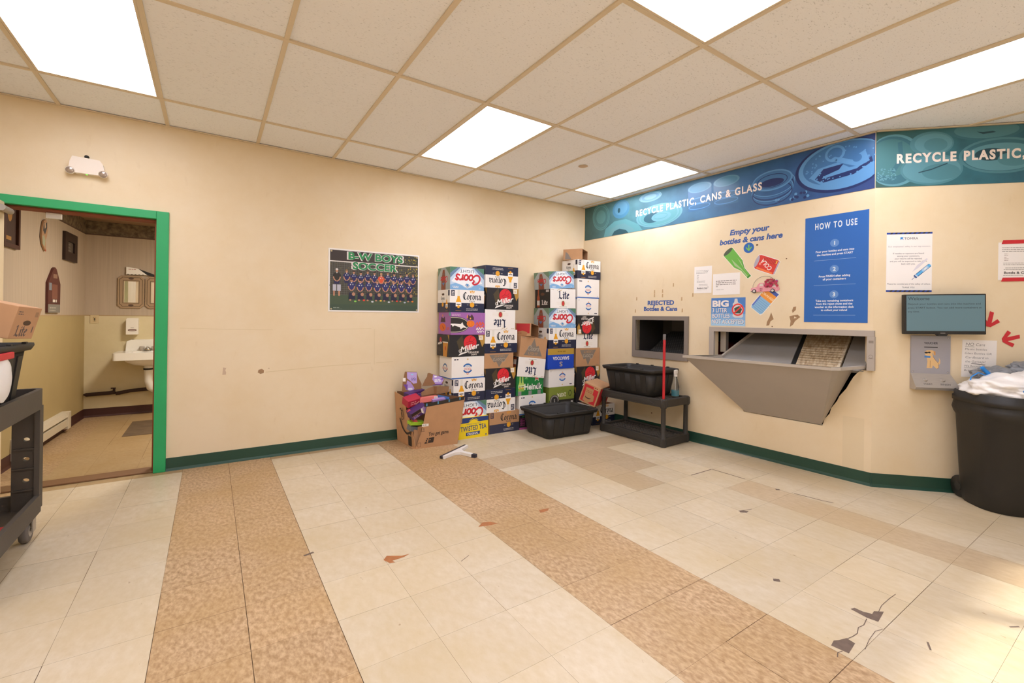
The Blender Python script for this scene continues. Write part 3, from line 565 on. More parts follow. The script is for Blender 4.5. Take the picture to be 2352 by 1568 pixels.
w=MB(); w.box((3.3,.9,-.07),(6.9,.95,-.03),WHITEP,FK); w.box((3.3,2.05,-.07),(6.9,2.1,-.03),WHITEP,FK)
for x in(3.3,4.47,5.67,6.85): w.box((x,.95,-.07),(x+.05,2.05,-.03),WHITEP,FK)
struct(w.build('window_2'))
# baseboards (vinyl cove)
def base(name,fr,x0,x1,m=DKGREEN,h=.1):
    mb=MB(); prof=[(0,h),(.004,h),(.004,.02),(.009,.006),(.016,0),(0,0)]
    a=[fr.p(x0,p[1],p[0]) for p in prof]; b=[fr.p(x1,p[1],p[0]) for p in prof]; n=len(prof)
    mb.raw(a+b,[(i,(i+1)%n,(i+1)%n+n,i+n) for i in range(n)],m); mb.poly(list(reversed(a)),m); mb.poly(b,m)
    o=mb.build(name); weld(o); return struct(o)
base('baseboard_far',FA,DR,4.05); base('baseboard_right',FB,0,SB+.0066); base('baseboard_corner',FC,-.0066,2.4)
# machine space behind the recycling wall
m=MB()
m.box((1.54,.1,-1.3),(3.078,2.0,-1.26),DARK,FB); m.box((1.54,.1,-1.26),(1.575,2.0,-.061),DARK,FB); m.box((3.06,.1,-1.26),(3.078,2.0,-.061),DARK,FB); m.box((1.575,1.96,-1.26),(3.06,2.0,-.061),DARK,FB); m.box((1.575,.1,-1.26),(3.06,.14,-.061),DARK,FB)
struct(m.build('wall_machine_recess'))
# ---------------------------------------------------------------- things on the recycling wall
def banner(name,label,fr,w,h,tones,draw):
    mb=MB(); m=bpy.data.materials.new(name+'_print'); m.use_nodes=True; nt=m.node_tree; b=nt.nodes['Principled BSDF']; b.inputs['Roughness'].default_value=.5
    tc=nt.nodes.new('ShaderNodeTexCoord'); sp=nt.nodes.new('ShaderNodeSeparateXYZ'); nt.links.new(tc.outputs['Object'],sp.inputs[0])
    mr=nt.nodes.new('ShaderNodeMapRange'); mr.inputs[1].default_value=0; mr.inputs[2].default_value=w; nt.links.new(sp.outputs[0],mr.inputs[0])
    r=nt.nodes.new('ShaderNodeValToRGB'); 
    for i,(p,c) in enumerate(tones):
        e=r.color_ramp.elements[i] if i<2 else r.color_ramp.elements.new(p); e.position=p; e.color=hx(c)
    n=nt.nodes.new('ShaderNodeTexNoise'); n.inputs['Scale'].default_value=5; n.inputs['Detail'].default_value=4; nt.links.new(tc.outputs['Object'],n.inputs['Vector'])
    ov_=nt.nodes.new('ShaderNodeMix'); ov_.data_type='RGBA'; ov_.blend_type='OVERLAY'; ov_.inputs[0].default_value=.55
    nt.links.new(mr.outputs[0],r.inputs[0]); nt.links.new(r.outputs[0],ov_.inputs[6]); nt.links.new(n.outputs['Fac'],ov_.inputs[7]); nt.links.new(ov_.outputs[2],b.inputs['Base Color'])
    L=Fr((0,0,0),(1,0,0),(0,1,0)); mb.box((0,0,0),(w,h,.003),m,L); g=G(); draw(g,w,h); g.put(mb,L,.0031)
    o=mb.build(name); o.matrix_world=fr.M(); return tag(o,label,'banner')
def canlid(g,x,y,a,b,c0,c1,c2,rot=0,hole=True):
    g.ell(x,y,a,b,c1,36,rot=rot); g.up(); g.ell(x,y,a*.93,b*.93,c0,36,rot=rot); g.up(); g.ell(x,y,a*.86,b*.86,c1,36,rot=rot); g.up(); g.ell(x,y-b*.02,a*.8,b*.78,c0,36,rot=rot); g.up()
    if hole: g.ell(x-a*.25,y-b*.12,a*.4,b*.45,c2,28,rot=rot); g.up(); g.ell(x+a*.12,y-b*.16,a*.42,b*.4,c1,28,rot=rot); g.up(); g.ring(x+a*.1,y-b*.12,a*.3,b*.26,a*.03,c0,24)
    else: g.ell(x,y,a*.55,b*.5,c1,28,rot=rot)
def banB(g,w,h):
    g0=g; t1,t2,t3=K('#5f9aa0',.3),K('#67999f',.3),K('#2c5560',.3); b1,b2,b3=K('#3f72a6',.3),K('#5d95c8',.3),K('#1d2f63',.3); m1,m2=K('#4b86a5',.3),K('#5c93b0',.3)
    canlid(g,.28,.26,.14,.17,K('#4a7a7c',.3),K('#5b8f90',.3),t3,.3,False);
    g.poly([(.33,.0),(.36,.1),(.5,.17),(.68,.17),(.86,.08),(.92,.0)],t1); g.up(); g.poly([(.4,.0),(.45,.08),(.55,.12),(.66,.12),(.78,.05),(.82,.0)],t2); g.up(); g.poly([(.46,.0),(.5,.05),(.58,.07),(.68,.04),(.72,.0)],t3)
    g.ell(.6,.3,.13,.11,m1); g.up(); g.ell(.6,.31,.1,.08,m2); g.up(); g.ell(.57,.29,.02,.03,t3)
    canlid(g,1.13,.135,.3,.125,t1,K('#6ca1ac',.3),K('#35606e',.3))
    canlid(g,1.02,.36,.15,.055,m2,K('#76a9ba',.3),t3,0,False)
    for cx in(1.62,1.9): g.ell(cx,.33,.13,.05,m2); g.up(); g.ell(cx,.33,.11,.04,m1); g.poly([(cx-.13,.33),(cx+.13,.33),(cx+.12,.1),(cx-.12,.1)],K('#3d6c93',.3),1); g.ring(cx,.2,.125,.03,.008,b2,20); g.ring(cx,.14,.12,.03,.008,b2,20)
    for i in range(6): g.ring(2.32,.2-i*.016,.19-.004*i,.105,.007,(b2,b1,b3)[i%3],36); 
    g.up(); g.ell(2.32,.235,.165,.085,b1,36); g.up(); g.ring(2.32,.235,.17,.09,.012,b2,36); g.ring(2.32,.23,.13,.06,.006,b3,30); g.ell(2.32,.215,.1,.035,b3,30)
    pts=[(2.62+.46*math.cos(t)*1.0+.18,.235+.2*math.sin(t)) for t in [0]]
    cl=lambda P:[(max(.0,min(w-.002,a)),max(.002,min(h-.002,b))) for a,b in P]
    E=lambda x,y,a,b,n=44:cl([(x+a*math.cos(2*PI*i/n),y+b*math.sin(2*PI*i/n)) for i in range(n)])
    g.poly(E(2.83,.23,.32,.205),b3); g.up(); g.poly(E(2.84,.235,.305,.19),b2); g.up(); g.poly(E(2.85,.245,.28,.165),b1); g.up()
    g.poly(cl([(2.62,.18),(2.68,.24),(2.82,.26),(2.9,.2),(3.06,.2),(3.06,.11),(2.9,.07),(2.72,.09)]),b2); g.up(); g.poly([(2.66,.16),(2.72,.23),(2.86,.24),(2.83,.2),(2.72,.17),(2.7,.13)],b3); g.poly([(2.7,.15),(2.95,.18),(3.04,.25),(3.05,.21),(2.93,.14),(2.72,.12)],b3); g.up(); g.ring(2.8,.335,.07,.065,.018,b2,24); g.poly([(2.76,.29),(2.96,.19),(3.03,.22),(3.0,.31),(2.96,.29),(2.95,.24),(2.8,.31)],b2); g.ell(2.95,.26,.03,.03,b1)
    rr=random.Random(2)
    for i in range(60): a=rr.uniform(0,6.3); q=rr.uniform(.6,.95); g.ell(2.84+.26*q*math.cos(a) if 2.84+.26*q*math.cos(a)<3.06 else 2.7,.235+.15*q*math.sin(a),.006,.006,b2,6)
    for i in range(14): g.ell(rr.uniform(2.35,2.62),rr.uniform(.02,.09),.012,.012,b3 if i%2 else b2,8)
    g.L+=6; g.text('RECYCLE PLASTIC, CANS & GLASS',1.53,.172,.07,K('#f3e3d6',.4),bold=.03,w=1.41,sp=1.22)
banner('recycling_banner','teal to blue banner with white lettering along the top of the hopper wall',FB.at(.022,2.253),3.062,.418,[(0,'#3f5f5c'),(.25,'#4c8088'),(.5,'#3d6c8a'),(.75,'#2f5f92'),(1,'#27407c')],banB)
def banC(g,w,h):
    t0,t1,t2,t3=K('#437a7e',.5),K('#356b78',.5),K('#5a919c',.5),K('#1f4652',.5); q=K('#4b828c',.5)
    cl=lambda P:[(max(.002,min(w-.002,a)),max(.002,min(h-.002,b))) for a,b in P]
    E=lambda x,y,a,b,n=44:cl([(x+a*math.cos(2*PI*i/n),y+b*math.sin(2*PI*i/n)) for i in range(n)])
    g.poly(E(.12,.2,.19,.195),t2); g.up(); g.poly(E(.11,.2,.175,.18),t1); g.up(); g.poly(E(.1,.22,.15,.14),t0); g.up(); g.poly([(.14,.33),(.17,.34),(.18,.2),(.12,.1),(.1,.12),(.15,.22)],t1)
    rr=random.Random(4)
    for i in range(70): g.ell(rr.uniform(.01,.13),rr.uniform(.05,.14),.006,.004,t2,6)
    g.poly(E(.36,.31,.14,.09),q); g.up(); g.poly(E(.37,.31,.12,.075),t2); g.up(); g.poly(E(.385,.3,.075,.05),q)
    g.poly(E(.36,.12,.2,.115),q); g.up(); g.poly(E(.36,.12,.185,.1),t2); g.up(); g.poly(E(.42,.1,.12,.06),q); g.stroke([(.28,.1),(.36,.12),(.46,.16)],.008,t3)
    g.poly(E(.7,.39,.23,.075),t1); g.up(); g.poly(E(.7,.39,.2,.06),q); g.poly([(.64,.38),(.68,.36),(.76,.37),(.74,.38),(.68,.375)],t3)
    g.poly(E(.8,.2,.27,.13),q); g.up(); g.poly(E(.8,.2,.25,.115),t1); g.up(); g.poly(E(.8,.19,.235,.1),t2); g.up(); g.poly(E(.73,.21,.1,.045),t3); g.up(); g.poly(E(.87,.17,.1,.05),q)
    canlid(g,1.35,.22,.25,.15,t1,t2,t3); canlid(g,1.85,.2,.3,.17,t1,t2,t3)
    g.L+=6; g.text('RECYCLE PLASTIC, CANS & GLASS',.136,.178,.067,K('#f3e3d6',.4),'l',bold=.045,w=1.48,sp=1.25)
banner('recycling_banner','green teal banner of can tops at the right edge, with white lettering',FC.at(.003,2.255),2.3,.418,[(0,'#2f5a54'),(.2,'#2f6a74'),(.6,'#2a5f78'),(1,'#284f75')],banC)
def sheet(name,label,cat,fr,w,h,m,draw,th=.0015,step=.0003,group=None):
    L=Fr((0,0,0),(1,0,0),(0,1,0)); mb=MB(); mb.box((0,0,0.0003),(w,h,th),m,L); g=G(); draw(g,w,h); g.put(mb,L,th+.0002,step)
    o=mb.build(name); o.matrix_world=fr.M(); return tag(o,label,cat,group)
BLUE=mat('sign_blue_print','#2766b4',.4)
def howto(g,w,h):
    t=K('#d9e4ea'); c=K('#5f8cc8'); g.text('HOW TO USE',w/2,h-.105,.05,t,bold=.03,w=.29,sp=1.3)
    for n,y in(('1',.64),('2',.432),('3',.228)): g.ell(w/2-.005,h-(.87-y),.031,.031,c,L=1); g.text(n,w/2-.005,h-(.87-y)-.015,.031,t,bold=.03,L=2)
    s=lambda tx,y,wd: g.text(tx,w/2-.005,y,.0165,K('#e9edf0'),bold=.02,w=wd)
    s('Pour your bottles and cans into',.57,.265); s('the machine and press START',.543,.25)
    s('Press FINISH after adding',.367,.217); s('all your containers',.342,.16)
    for i,(tx,wd) in enumerate((('Take any remaining containers',.26),('from the reject chute and the',.25),('voucher to the information desk',.272),('to collect your refund',.18))): s(tx,.168-.0252*i,wd)
    for y in(.505,.302,.058): g.rect(w/2-.15,y,w/2+.14,y+.002,K('#9fbfe0'))
sheet('instruction_panel','tall blue how to use panel above the hopper','sign',FB.at(2.614,1.233),.438,.868,BLUE,howto)
# lettering straight on the wall: each a cut vinyl sign
TXB=mat('blue_vinyl_letters','#3a5c9e',.5)
def vin(name,label,fr,draw,cat='sign'):
    mb=MB(); g=G(); draw(g); g.put(mb,Fr((0,0,0),(1,0,0),(0,1,0)),.0004); o=mb.build(name); o.matrix_world=fr.M(); return tag(o,label,cat)
def slab(g,t,x,y,h,m,w,shear=0):
    g.text(t,x,y,h,m,bold=.042,shear=shear,w=w)
vin('wall_lettering','blue letters reading empty your bottles and cans here',FB.at(2.145,2.0),lambda g:(slab(g,'Empty your',.0,.052,.05,TXB,.365,.18),slab(g,'bottles & cans here',.005,-.03,.05,TXB,.575,.18)))
vin('wall_lettering','blue letters reading rejected over the small square chute',FB.at(1.195,1.34),lambda g:(slab(g,'REJECTED',.0,.06,.048,TXB,.34),slab(g,'Bottles & Cans',-.005,-.005,.046,TXB,.43)))
def arrow_disc(g):
    g.ell(0,0,.048,.048,BLUE); g.up(); m=K('#7cc24a'); g.rect(-.005,-.025,.005,.028,m); g.stroke([(-.024,.004),(0,-.024),(.024,.004)],.01,m)
vin('arrow_sticker','round blue sticker with a green arrow pointing down',FB.at(2.145,1.912),arrow_disc,'sticker')
def gbottle(g):   # along +y, mouth at y=0
    o,a,b,c=K('#f2ead8'),K('#6cb548',.3),K('#a9c58e',.3),K('#3f7f3a',.3)
    P=lambda k:[(-.018-k,-k),(.018+k,-k),(.02+k,.1),(.05+k,.17),(.055+k,.33+k),(-.055-k,.33+k),(-.05-k,.17),(-.02-k,.1)]
    g.poly(P(.005),o); g.up(); g.poly(P(0),a); g.up(); g.poly([(-.014,.02),(-.012,.1),(-.035,.18),(-.02,.25),(-.006,.12),(-.004,.02)],b); g.poly([(.01,.02),(.012,.1),(.03,.17),(.03,.22),(.016,.14)],b); g.poly([(.015,0),(.018,.0),(.02,.1),(.05,.17),(.046,.175),(.016,.1)],c); g.ell(0,.33,.053,.018,K('#4d5a44')); g.rect(-.018,.006,.018,.016,c)
vin('bottle_sticker','green glass bottle sticker tilted neck down',FB.at(2.155,1.64).rot(.68),gbottle,'sticker')
def cola(g):      # along +y
    o=K('#efe6dc'); r=K('#d8382c',.35)
    g.poly([(-.062,-.004),(.062,-.004),(.072,.02),(.072,.175),(.06,.2),(-.06,.2),(-.072,.175),(-.072,.02)],o); g.up(); g.poly([(-.056,0),(.056,0),(.066,.02),(.066,.175),(.056,.195),(-.056,.195),(-.066,.175),(-.066,.02)],r); g.up()
    g.ell(0,.19,.055,.016,K('#b3a9b8')); g.rect(-.056,0,.056,.012,K('#b3a9b8')); g.poly([(-.066,.02),(-.05,.02),(-.045,.17),(-.06,.175)],K('#ef7a3c'))
    for i in range(9): g.rect(.015,.03+i*.013,.062,.034+i*.013,K('#8e2a26'))
    g.up(); g.text('COLA',.014,.092,.04,K('#f3e4da'),bold=.02,rot=1.1,shear=.1,w=.12); g.rect(.03,.02,.06,.03,K('#f0b13a')); g.ell(-.01,.155,.012,.01,K('#ee8f78'))
vin('can_sticker','red cola can sticker lying on its side',FB.at(2.395,1.705).rot(1.17),cola,'sticker')
def water(g):
    o=K('#efe8dc'); b=K('#8fbbdc',.3); g.poly([(-.06,-.005),(.06,-.005),(.068,.02),(.068,.24),(.02,.28),(-.02,.28),(-.068,.24),(-.068,.02)],o); g.up(); g.poly([(-.05,0),(.05,0),(.062,.02),(.062,.235),(-.062,.235),(-.062,.02)],b); g.up(); g.rect(-.062,.13,.062,.205,K('#ef9a3c')); g.rect(-.04,.205,.062,.235,K('#4a62b4')); g.rect(-.062,.02,-.048,.13,K('#5a6fc0'))
    for i in range(6): g.rect(-.05,.018+i*.018,.06,.021+i*.018,K('#5f97c8'))
    g.up(); g.text('ORANGE',0,.155,.022,K('#f8dcb0'),bold=.02)
vin('bottle_sticker','blue water bottle sticker with an orange label below the pink truck',FB.at(2.215,1.33).rot(-.69),water,'sticker')
# hanging pink truck sign
def truck():
    t=thing('truck_sign','pink wooden pickup truck sign full of red hearts, hanging by a wire','sign'); t.matrix_world=FB.at(2.175,1.49,.003).M()
    L=Fr((0,0,0),(1,0,0),(0,1,0)); P=mat('pink_paint','#e79aa4',.5)
    mb=MB(); mb.prism([(0,.025),(.0,.045),(.05,.055),(.06,.075),(.075,.09),(.11,.09),(.118,.055),(.15,.05),(.24,.05),(.245,.03),(.235,.015),(.02,.01)],L,.001,.007,P); g=G(); g.poly([(.073,.06),(.083,.083),(.104,.083),(.106,.06)],K('#ded3c4')); g.rect(.12,.048,.24,.051,K('#f3bcc2')); g.ring(.032,.02,.028,.026,.004,K('#f3bcc2'),14,0,PI); g.ring(.19,.025,.035,.03,.004,K('#f3bcc2'),14,0,PI); g.lines(.09,.038,.03,3,.009,K('#7a2733'),.004,'c'); g.rect(-.002,.012,.012,.018,BLK); g.put(mb,L,.0073); mb.build('body',t)
    h=MB(); rr=random.Random(8)
    for i in range(26):
        x=.118+rr.random()*.11; y=.055+rr.random()*(.07-abs(x-.175)*.5); g=G(); m=K(rr.choice(['#a3223c','#c02a58','#8a1f33','#b5304a'])); s=.014
        g.poly([(x,y-s),(x+s,y+s*.3),(x+s*.5,y+s),(x,y+s*.5),(x-s*.5,y+s),(x-s,y+s*.3)],m); g.put(h,L,.0075+.0004*i)
    g=G(); g.ell(.222,.1,.012,.012,K('#4a6fb5')); g.put(h,L,.008); h.build('hearts',t)
    for x in(.03,.19):
        w=MB(); w.lathe([(.017,0),(.017,.004)],(x,.018,.0075),BLK,(0,0,1),18); w.lathe([(.011,0),(.011,.0012)],(x,.018,.0115),K('#d9d0c6'),(0,0,1),18); w.build('wheel',t)
    w=MB(); w.tube([(.015,.05,.004)]+[(.12-.105*math.cos(a),.05+.1*math.sin(a),.004) for a in [PI*i/14 for i in range(1,14)]]+[(.225,.09,.004)],.0012,BLK,6); w.build('wire',t)
truck()
def bigsign(g,w,h):
    t=K('#f0e7df'); g.rect(0,0,w,h*.2,K('#a5cbe6')); g.rect(0,h*.2,w,h*.42,K('#86b2dd')); g.rect(0,h*.42,w,h*.65,K('#6697cf')); g.up()
    sh=K('#3c5f9a')
    for dx,dy,m in((.003,-.003,sh),(0,0,t)):
        g.text('BIG',.012+dx,h*.69+dy,.06,m,'l',bold=.045,w=.165); g.text('3 LITER',.012+dx,h*.485+dy,.042,m,'l',bold=.015,w=.15); g.text('BOTTLES',.012+dx,h*.285+dy,.042,m,'l',bold=.015,w=.175); g.text('NOT ACCEPTED',.012+dx,h*.08+dy,.042,m,'l',bold=.015,w=.31); g.up()
    g.poly([(.215,.21),(.23,.225),(.235,.26),(.26,.26),(.265,.225),(.3,.205),(.31,.19),(.315,.1),(.315,.09),(.3,.08),(.24,.08),(.215,.095),(.225,.15)],K('#d8d3d0')); g.up(); g.poly([(.24,.12),(.29,.12),(.305,.16),(.28,.19),(.23,.17)],K('#3d5142')); g.up()
    g.ring(.265,.155,.058,.058,.014,K('#e23a34'),36); g.stroke([(.225,.12),(.305,.19)],.014,K('#e23a34'))
sheet('notice_sign','small blue sign refusing big three liter bottles','sign',FB.at(1.786,1.186),.336,.27,mat('sign_sky_print','#4d80c4',.4),bigsign)
def note1(g,w,h):
    i=K('#9a948c'); g.lines(.022,h-.045,.14,3,.013,i,.004,frac=(.75,1)); g.lines(.03,h-.09,.03,5,.0115,i,.0035,frac=(.5,.8)); g.lines(.03,h-.15,.12,2,.012,i,.0035); g.lines(.1,h-.185,.14,2,.012,i,.0035,'c'); g.text('Bottle & Can',.09,h-.225,.014,K('#3d3633'),bold=.03,w=.11); g.ring(.152,h-.212,.008,.008,.002,i,10); g.lines(.09,h-.238,.11,1,.01,i,.003,'c')
sheet('paper_notice','white paper notice pinned left of the other notice above the blue bottle sign','notice',FB.at(1.595,1.512).rot(-.01),.19,.268,PAPER,note1)
def note2(g,w,h):
    i=K('#8f8780'); g.lines(.03,h-.075,.215,3,.0175,i,.007,frac=(.9,1)); g.lines(.03,h-.128,.03,1,.01,i,.006); g.text('THANK YOU!',.03,h-.16,.009,i,'l',w=.08)
sheet('paper_notice','wide white paper notice touching the tip of the green bottle sticker','notice',FB.at(1.8,1.486),.268,.206,PAPER,note2)
# reject chute
def frame_ring(mb,x0,y0,x1,y1,X0,Y0,X1,Y1,fr,d0,d1,m):
    mb.prism([(X0,Y0),(X1,Y0),(X1,Y1),(X0,Y1)],fr,d0,d1,m,[[(x0,y0),(x1,y0),(x1,y1),(x0,y1)]])
t=thing('reject_chute','grey framed square chute opening behind the red pole','chute'); t.matrix_world=FB.at(.83,.81).M(); L=Fr((0,0,0),(1,0,0),(0,1,0))
mb=MB(); frame_ring(mb,.044,.075,.67,.422,0,0,.714,.465,L,.0005,.02,mat('taupe_metal','#877c72',.5)); mb.build('frame',t,.002)
mb=MB(); D2=mat('chute_grey','#37322f',.6,noise=.2,nscale=8)
mb.box((.03,.06,-.5),(.044,.44,0),D2,L); mb.box((.67,.06,-.5),(.684,.44,0),D2,L); mb.box((.03,.422,-.5),(.684,.436,0),D2,L); mb.box((.03,.06,-.52),(.684,.44,-.5),D2,L); mb.box((.044,.06,-.5),(.67,.075,0),DARK,L); mb.box((.2,.3,-.5),(.67,.422,-.45),mat('chute_plate','#4b4540',.6),L); mb.build('housing',t)
mb=MB(); mb.hexa([L.p(.2,.076,-.05),L.p(.669,.076,-.05),L.p(.2,.076,-.08),L.p(.669,.076,-.08),L.p(.2,.29,-.42),L.p(.669,.29,-.42),L.p(.2,.28,-.45),L.p(.669,.28,-.45)],DARK)
fb=Fr(L.p(.2,.076,-.049),(1,0,0),L.p(0,.214,-.37)-L.p(0,0,0)); g=G()
for i in range(17):
    for j in range(13): 
        x,y=.012+i*.027+(j%2)*.0135,.012+j*.032
        if x<.45: g.poly([(x-.008,y),(x,y-.01),(x+.008,y),(x,y+.01)],mat('belt_stud','#3b3835',.6))
g.put(mb,fb,.001); mb.build('grip_belt',t)
# hopper
def hopper():
    t=thing('bottle_hopper','large grey metal hopper tray jutting from the cream wall under the blue panel','hopper'); t.matrix_world=FB.M(); L=Fr((0,0,0),(1,0,0),(0,1,0)); S=STEEL
    mb=MB(); m2=mat('frame_metal','#b3a89c',.45,noise=.05,nscale=5)
    mb.box((1.783,1.13,.0005),(3.1,1.176,.03),m2,L); mb.box((1.783,.9,.0005),(1.832,1.13,.03),m2,L); mb.box((3.056,.872,.0005),(3.104,1.13,.03),m2,L)
    g=G(); g.lines(.012,.2,.03,1,.01,K('#8d8378'),.02,frac=(1,1)); g.ring(.026,.1,.014,.014,.003,K('#8d8378'),10); g.stroke([(.012,.085),(.04,.085)],.004,K('#8d8378')); g.put(mb,L.at(3.056,.88,.03))
    mb.build('wall_frame',t,.002)
    zl=.905; th=.012
    A=[(1.745,.40),(2.955,.40),(2.99,.355),(3.035,.0)]; bl_,br=(2.135,.012),(2.755,.012)
    fb=MB()   # front panel + sides (sheet metal)
    def sh(P,m=S):
        P=[V(*p) for p in P]; n=(P[1]-P[0]).cross(P[2]-P[0]).normalized()*th*.3
        Q=[p-n for p in P]; k=len(P); fb.raw(P+Q,[tuple(range(k)),tuple(range(2*k-1,k-1,-1))]+[(i,i+k,(i+1)%k+k,(i+1)%k) for i in range(k)],m)
    sh([(1.76,zl-.02,.395),(2.135,.4,.01),(2.757,.402,.01),(2.96,zl-.02,.395)])
    fb.build('front_panel',t); ST=mat('shade_tinted_steel','#8f8982',.5,noise=.12,nscale=5)  # steel colour darkened to imitate the shade inside the hopper
    fb=MB(); sh([(2.96,zl-.02,.395),(2.757,.402,.01),(2.965,zl-.02,-.02),(2.99,zl-.02,.35)]); fb.build('right_cheek',t)
    fb=MB(); sh([(1.76,zl-.02,.395),(1.9,zl-.02,-.02),(2.135,.4,.01)]); fb.build('left_cheek',t)
    rim=MB(); rm=mat('rim_metal','#bdb3a6',.4,noise=.05,nscale=6)
    def bar(a,b,c,d): rim.hexa([L.p(a[0],zl-.022,a[1]),L.p(b[0],zl-.022,b[1]),L.p(d[0],zl-.022,d[1]),L.p(c[0],zl-.022,c[1]),L.p(a[0],zl,a[1]),L.p(b[0],zl,b[1]),L.p(d[0],zl,d[1]),L.p(c[0],zl,c[1])],rm)
    w=.028
    bar((1.745,.41),(2.955,.41),(1.8,.41-w),(2.945,.41-w)); bar((2.955,.41),(3.0,.36),(2.945,.41-w),(2.97,.352)); bar((3.0,.36),(3.045,.0),(2.97,.352),(3.012,0))
    bar((1.745,.41),(1.8,.41-w),(1.745,.38),(1.795,.36)); bar((1.745,.38),(1.795,.36),(1.875,-.02),(1.905,-.02))
    rim.build('rim',t)
    sl=MB()   # sloped inner plate, belt and cheek, running up into the wall
    def pt(s,u): return (s,.62+u*.55,.25-u*.56)      # u 0..1 : 45 degrees
    def plate(s0,s1,u0,u1,m,dz=0,s0b=None,s1b=None):
        P=[V(*pt(s0,u0)),V(*pt(s1,u0)),V(*pt(s1b or s1,u1)),V(*pt(s0b or s0,u1))]; n=V(0,.7,.7)*dz; b=V(0,-.02,-.02)
        sl.raw([p+n for p in P]+[p+b for p in P],[(0,1,2,3),(7,6,5,4)]+[(i,i+4,(i+1)%4+4,(i+1)%4) for i in range(4)],m)
    P=[V(*pt(2.1,.1)),V(*pt(2.52,.1)),V(*pt(2.5,1)),V(*pt(2.12,1)),V(*pt(1.9,.47))]; b=V(0,-.02,-.02)
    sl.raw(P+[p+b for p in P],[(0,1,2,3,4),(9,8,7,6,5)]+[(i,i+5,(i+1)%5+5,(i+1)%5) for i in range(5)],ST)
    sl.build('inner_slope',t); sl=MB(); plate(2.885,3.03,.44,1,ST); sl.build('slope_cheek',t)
    sl=MB(); plate(1.88,1.9,.47,1,rm,.02,2.10,2.12); sl.build('slope_edge',t)
    sl=MB(); plate(2.52,2.56,.12,1,DARK,-.01,2.5,2.54); sl.build('belt_gap',t)
    sl=MB(); plate(2.56,2.87,.3,1,mat('belt_cream','#d9c7a6',.6,noise=.45,nscale=22,c2='#8c6a44',stretch=(3,1,1)),.006,2.54,2.87)
    fb2=Fr(pt(2.557,.3),(1,0,0),V(*pt(0,1))-V(*pt(0,0))); g=G()
    for i in range(20): g.rect(.0,.015+i*.026,.31,.019+i*.026,K('#a88d66'))
    for i in range(40): g.rect(.30+.0,.005+i*.013,.32,.01+i*.013,K('#e8dcc4'))
    g.put(sl,fb2,.0135); sl.build('conveyor_belt',t)
    # side plate inside on the right
    sl=MB(); sl.hexa([L.p(3.03,.9,-.4),L.p(3.045,.9,-.4),L.p(3.03,.9,-.065),L.p(3.045,.9,-.065),L.p(3.03,1.25,-.4),L.p(3.045,1.25,-.4),L.p(3.03,1.25,-.065),L.p(3.045,1.25,-.065)],STEEL); sl.build('side_plate',t)
    sl=MB(); sl.box((1.845,.93,-.12),(1.9,1.13,-.07),STEEL2,L); sl.build('jamb_plate',t); sl=MB(); sl.box((2.0,.9,-.75),(2.03,1.4,-.72),STEEL2,L); sl.build('inner_post',t)
hopper()
mb=MB(); mb.box((0,0,0),(.18,.5,.2),mat('dark_red_plastic','#7c1d16',.5)); o=mb.build('crate',None,.01); o.matrix_world=FB.at(1.62,.141,-.5).M()@Matrix.Rotation(0,4,'X'); o.scale=(1,1.75,1); tag(o,'dark red crate glimpsed through the left end of the hopper opening','crate')
# ---------------------------------------------------------------- things on the 45 degree wall
def tomra(g,w,h):
    i=K('#4a4650'); 
    for y in(0,h-.013):
        g.rect(0,y,w,y+.013,K('#1f3f9a'),1); 
        for k in range(9): x=.02+k*.03; g.poly([(x,y),(x+.014,y),(min(x+.026,w),y+.013),(x+.012,y+.013)],BLK,2)
    g.L=3; g.poly([(.09,h-.055),(.09,h-.036),(.112,h-.036),(.104,h-.043),(.112,h-.055),(.1,h-.05)],K('#2c86d0')); g.text('TOMRA',.115,h-.054,.017,i,'l',w=.09)
    g.text("Our employees' safety is our top concern.",w/2,h-.11,.012,K('#a79fa0'),w=.275)
    for k,(s,wd) in enumerate((('If needles or injectors are found',.2),('among your containers,',.145),('your returns will be rejected,',.178),('and you will be expected to take them',.24),('back with you.',.09))): g.text(s,w/2-.005,h-.162-.0195*k,.011,i,w=wd)
    g.text('Please be considerate of the safety of others.',w/2,.055,.0115,i,w=.28); g.text('THANK YOU',w/2-.003,.028,.0125,i,w=.08)
    b,d,o=K('#5fb4e8'),K('#2a4f8a'),K('#cfd6e4'); g.poly([(.17,.15),(.2,.2),(.26,.25),(.27,.245),(.21,.18)],K('#ddd8dd'))
    g.stroke([(.168,.092),(.198,.122)],.003,d); g.stroke([(.19,.115),(.277,.195)],.025,d); g.up(); g.stroke([(.2,.125),(.238,.159)],.016,b); g.stroke([(.238,.159),(.27,.189)],.02,K('#a8cdea')); g.stroke([(.274,.193),(.282,.2)],.017,b); g.up(); g.stroke([(.247,.168),(.26,.18)],.009,PAPER); g.stroke([(.19,.127),(.203,.114)],.008,o)
sheet('safety_poster','white poster with a blue syringe and striped edges over the monitor','poster',FC.at(.081,1.468),.296,.445,PAPER,tomra)
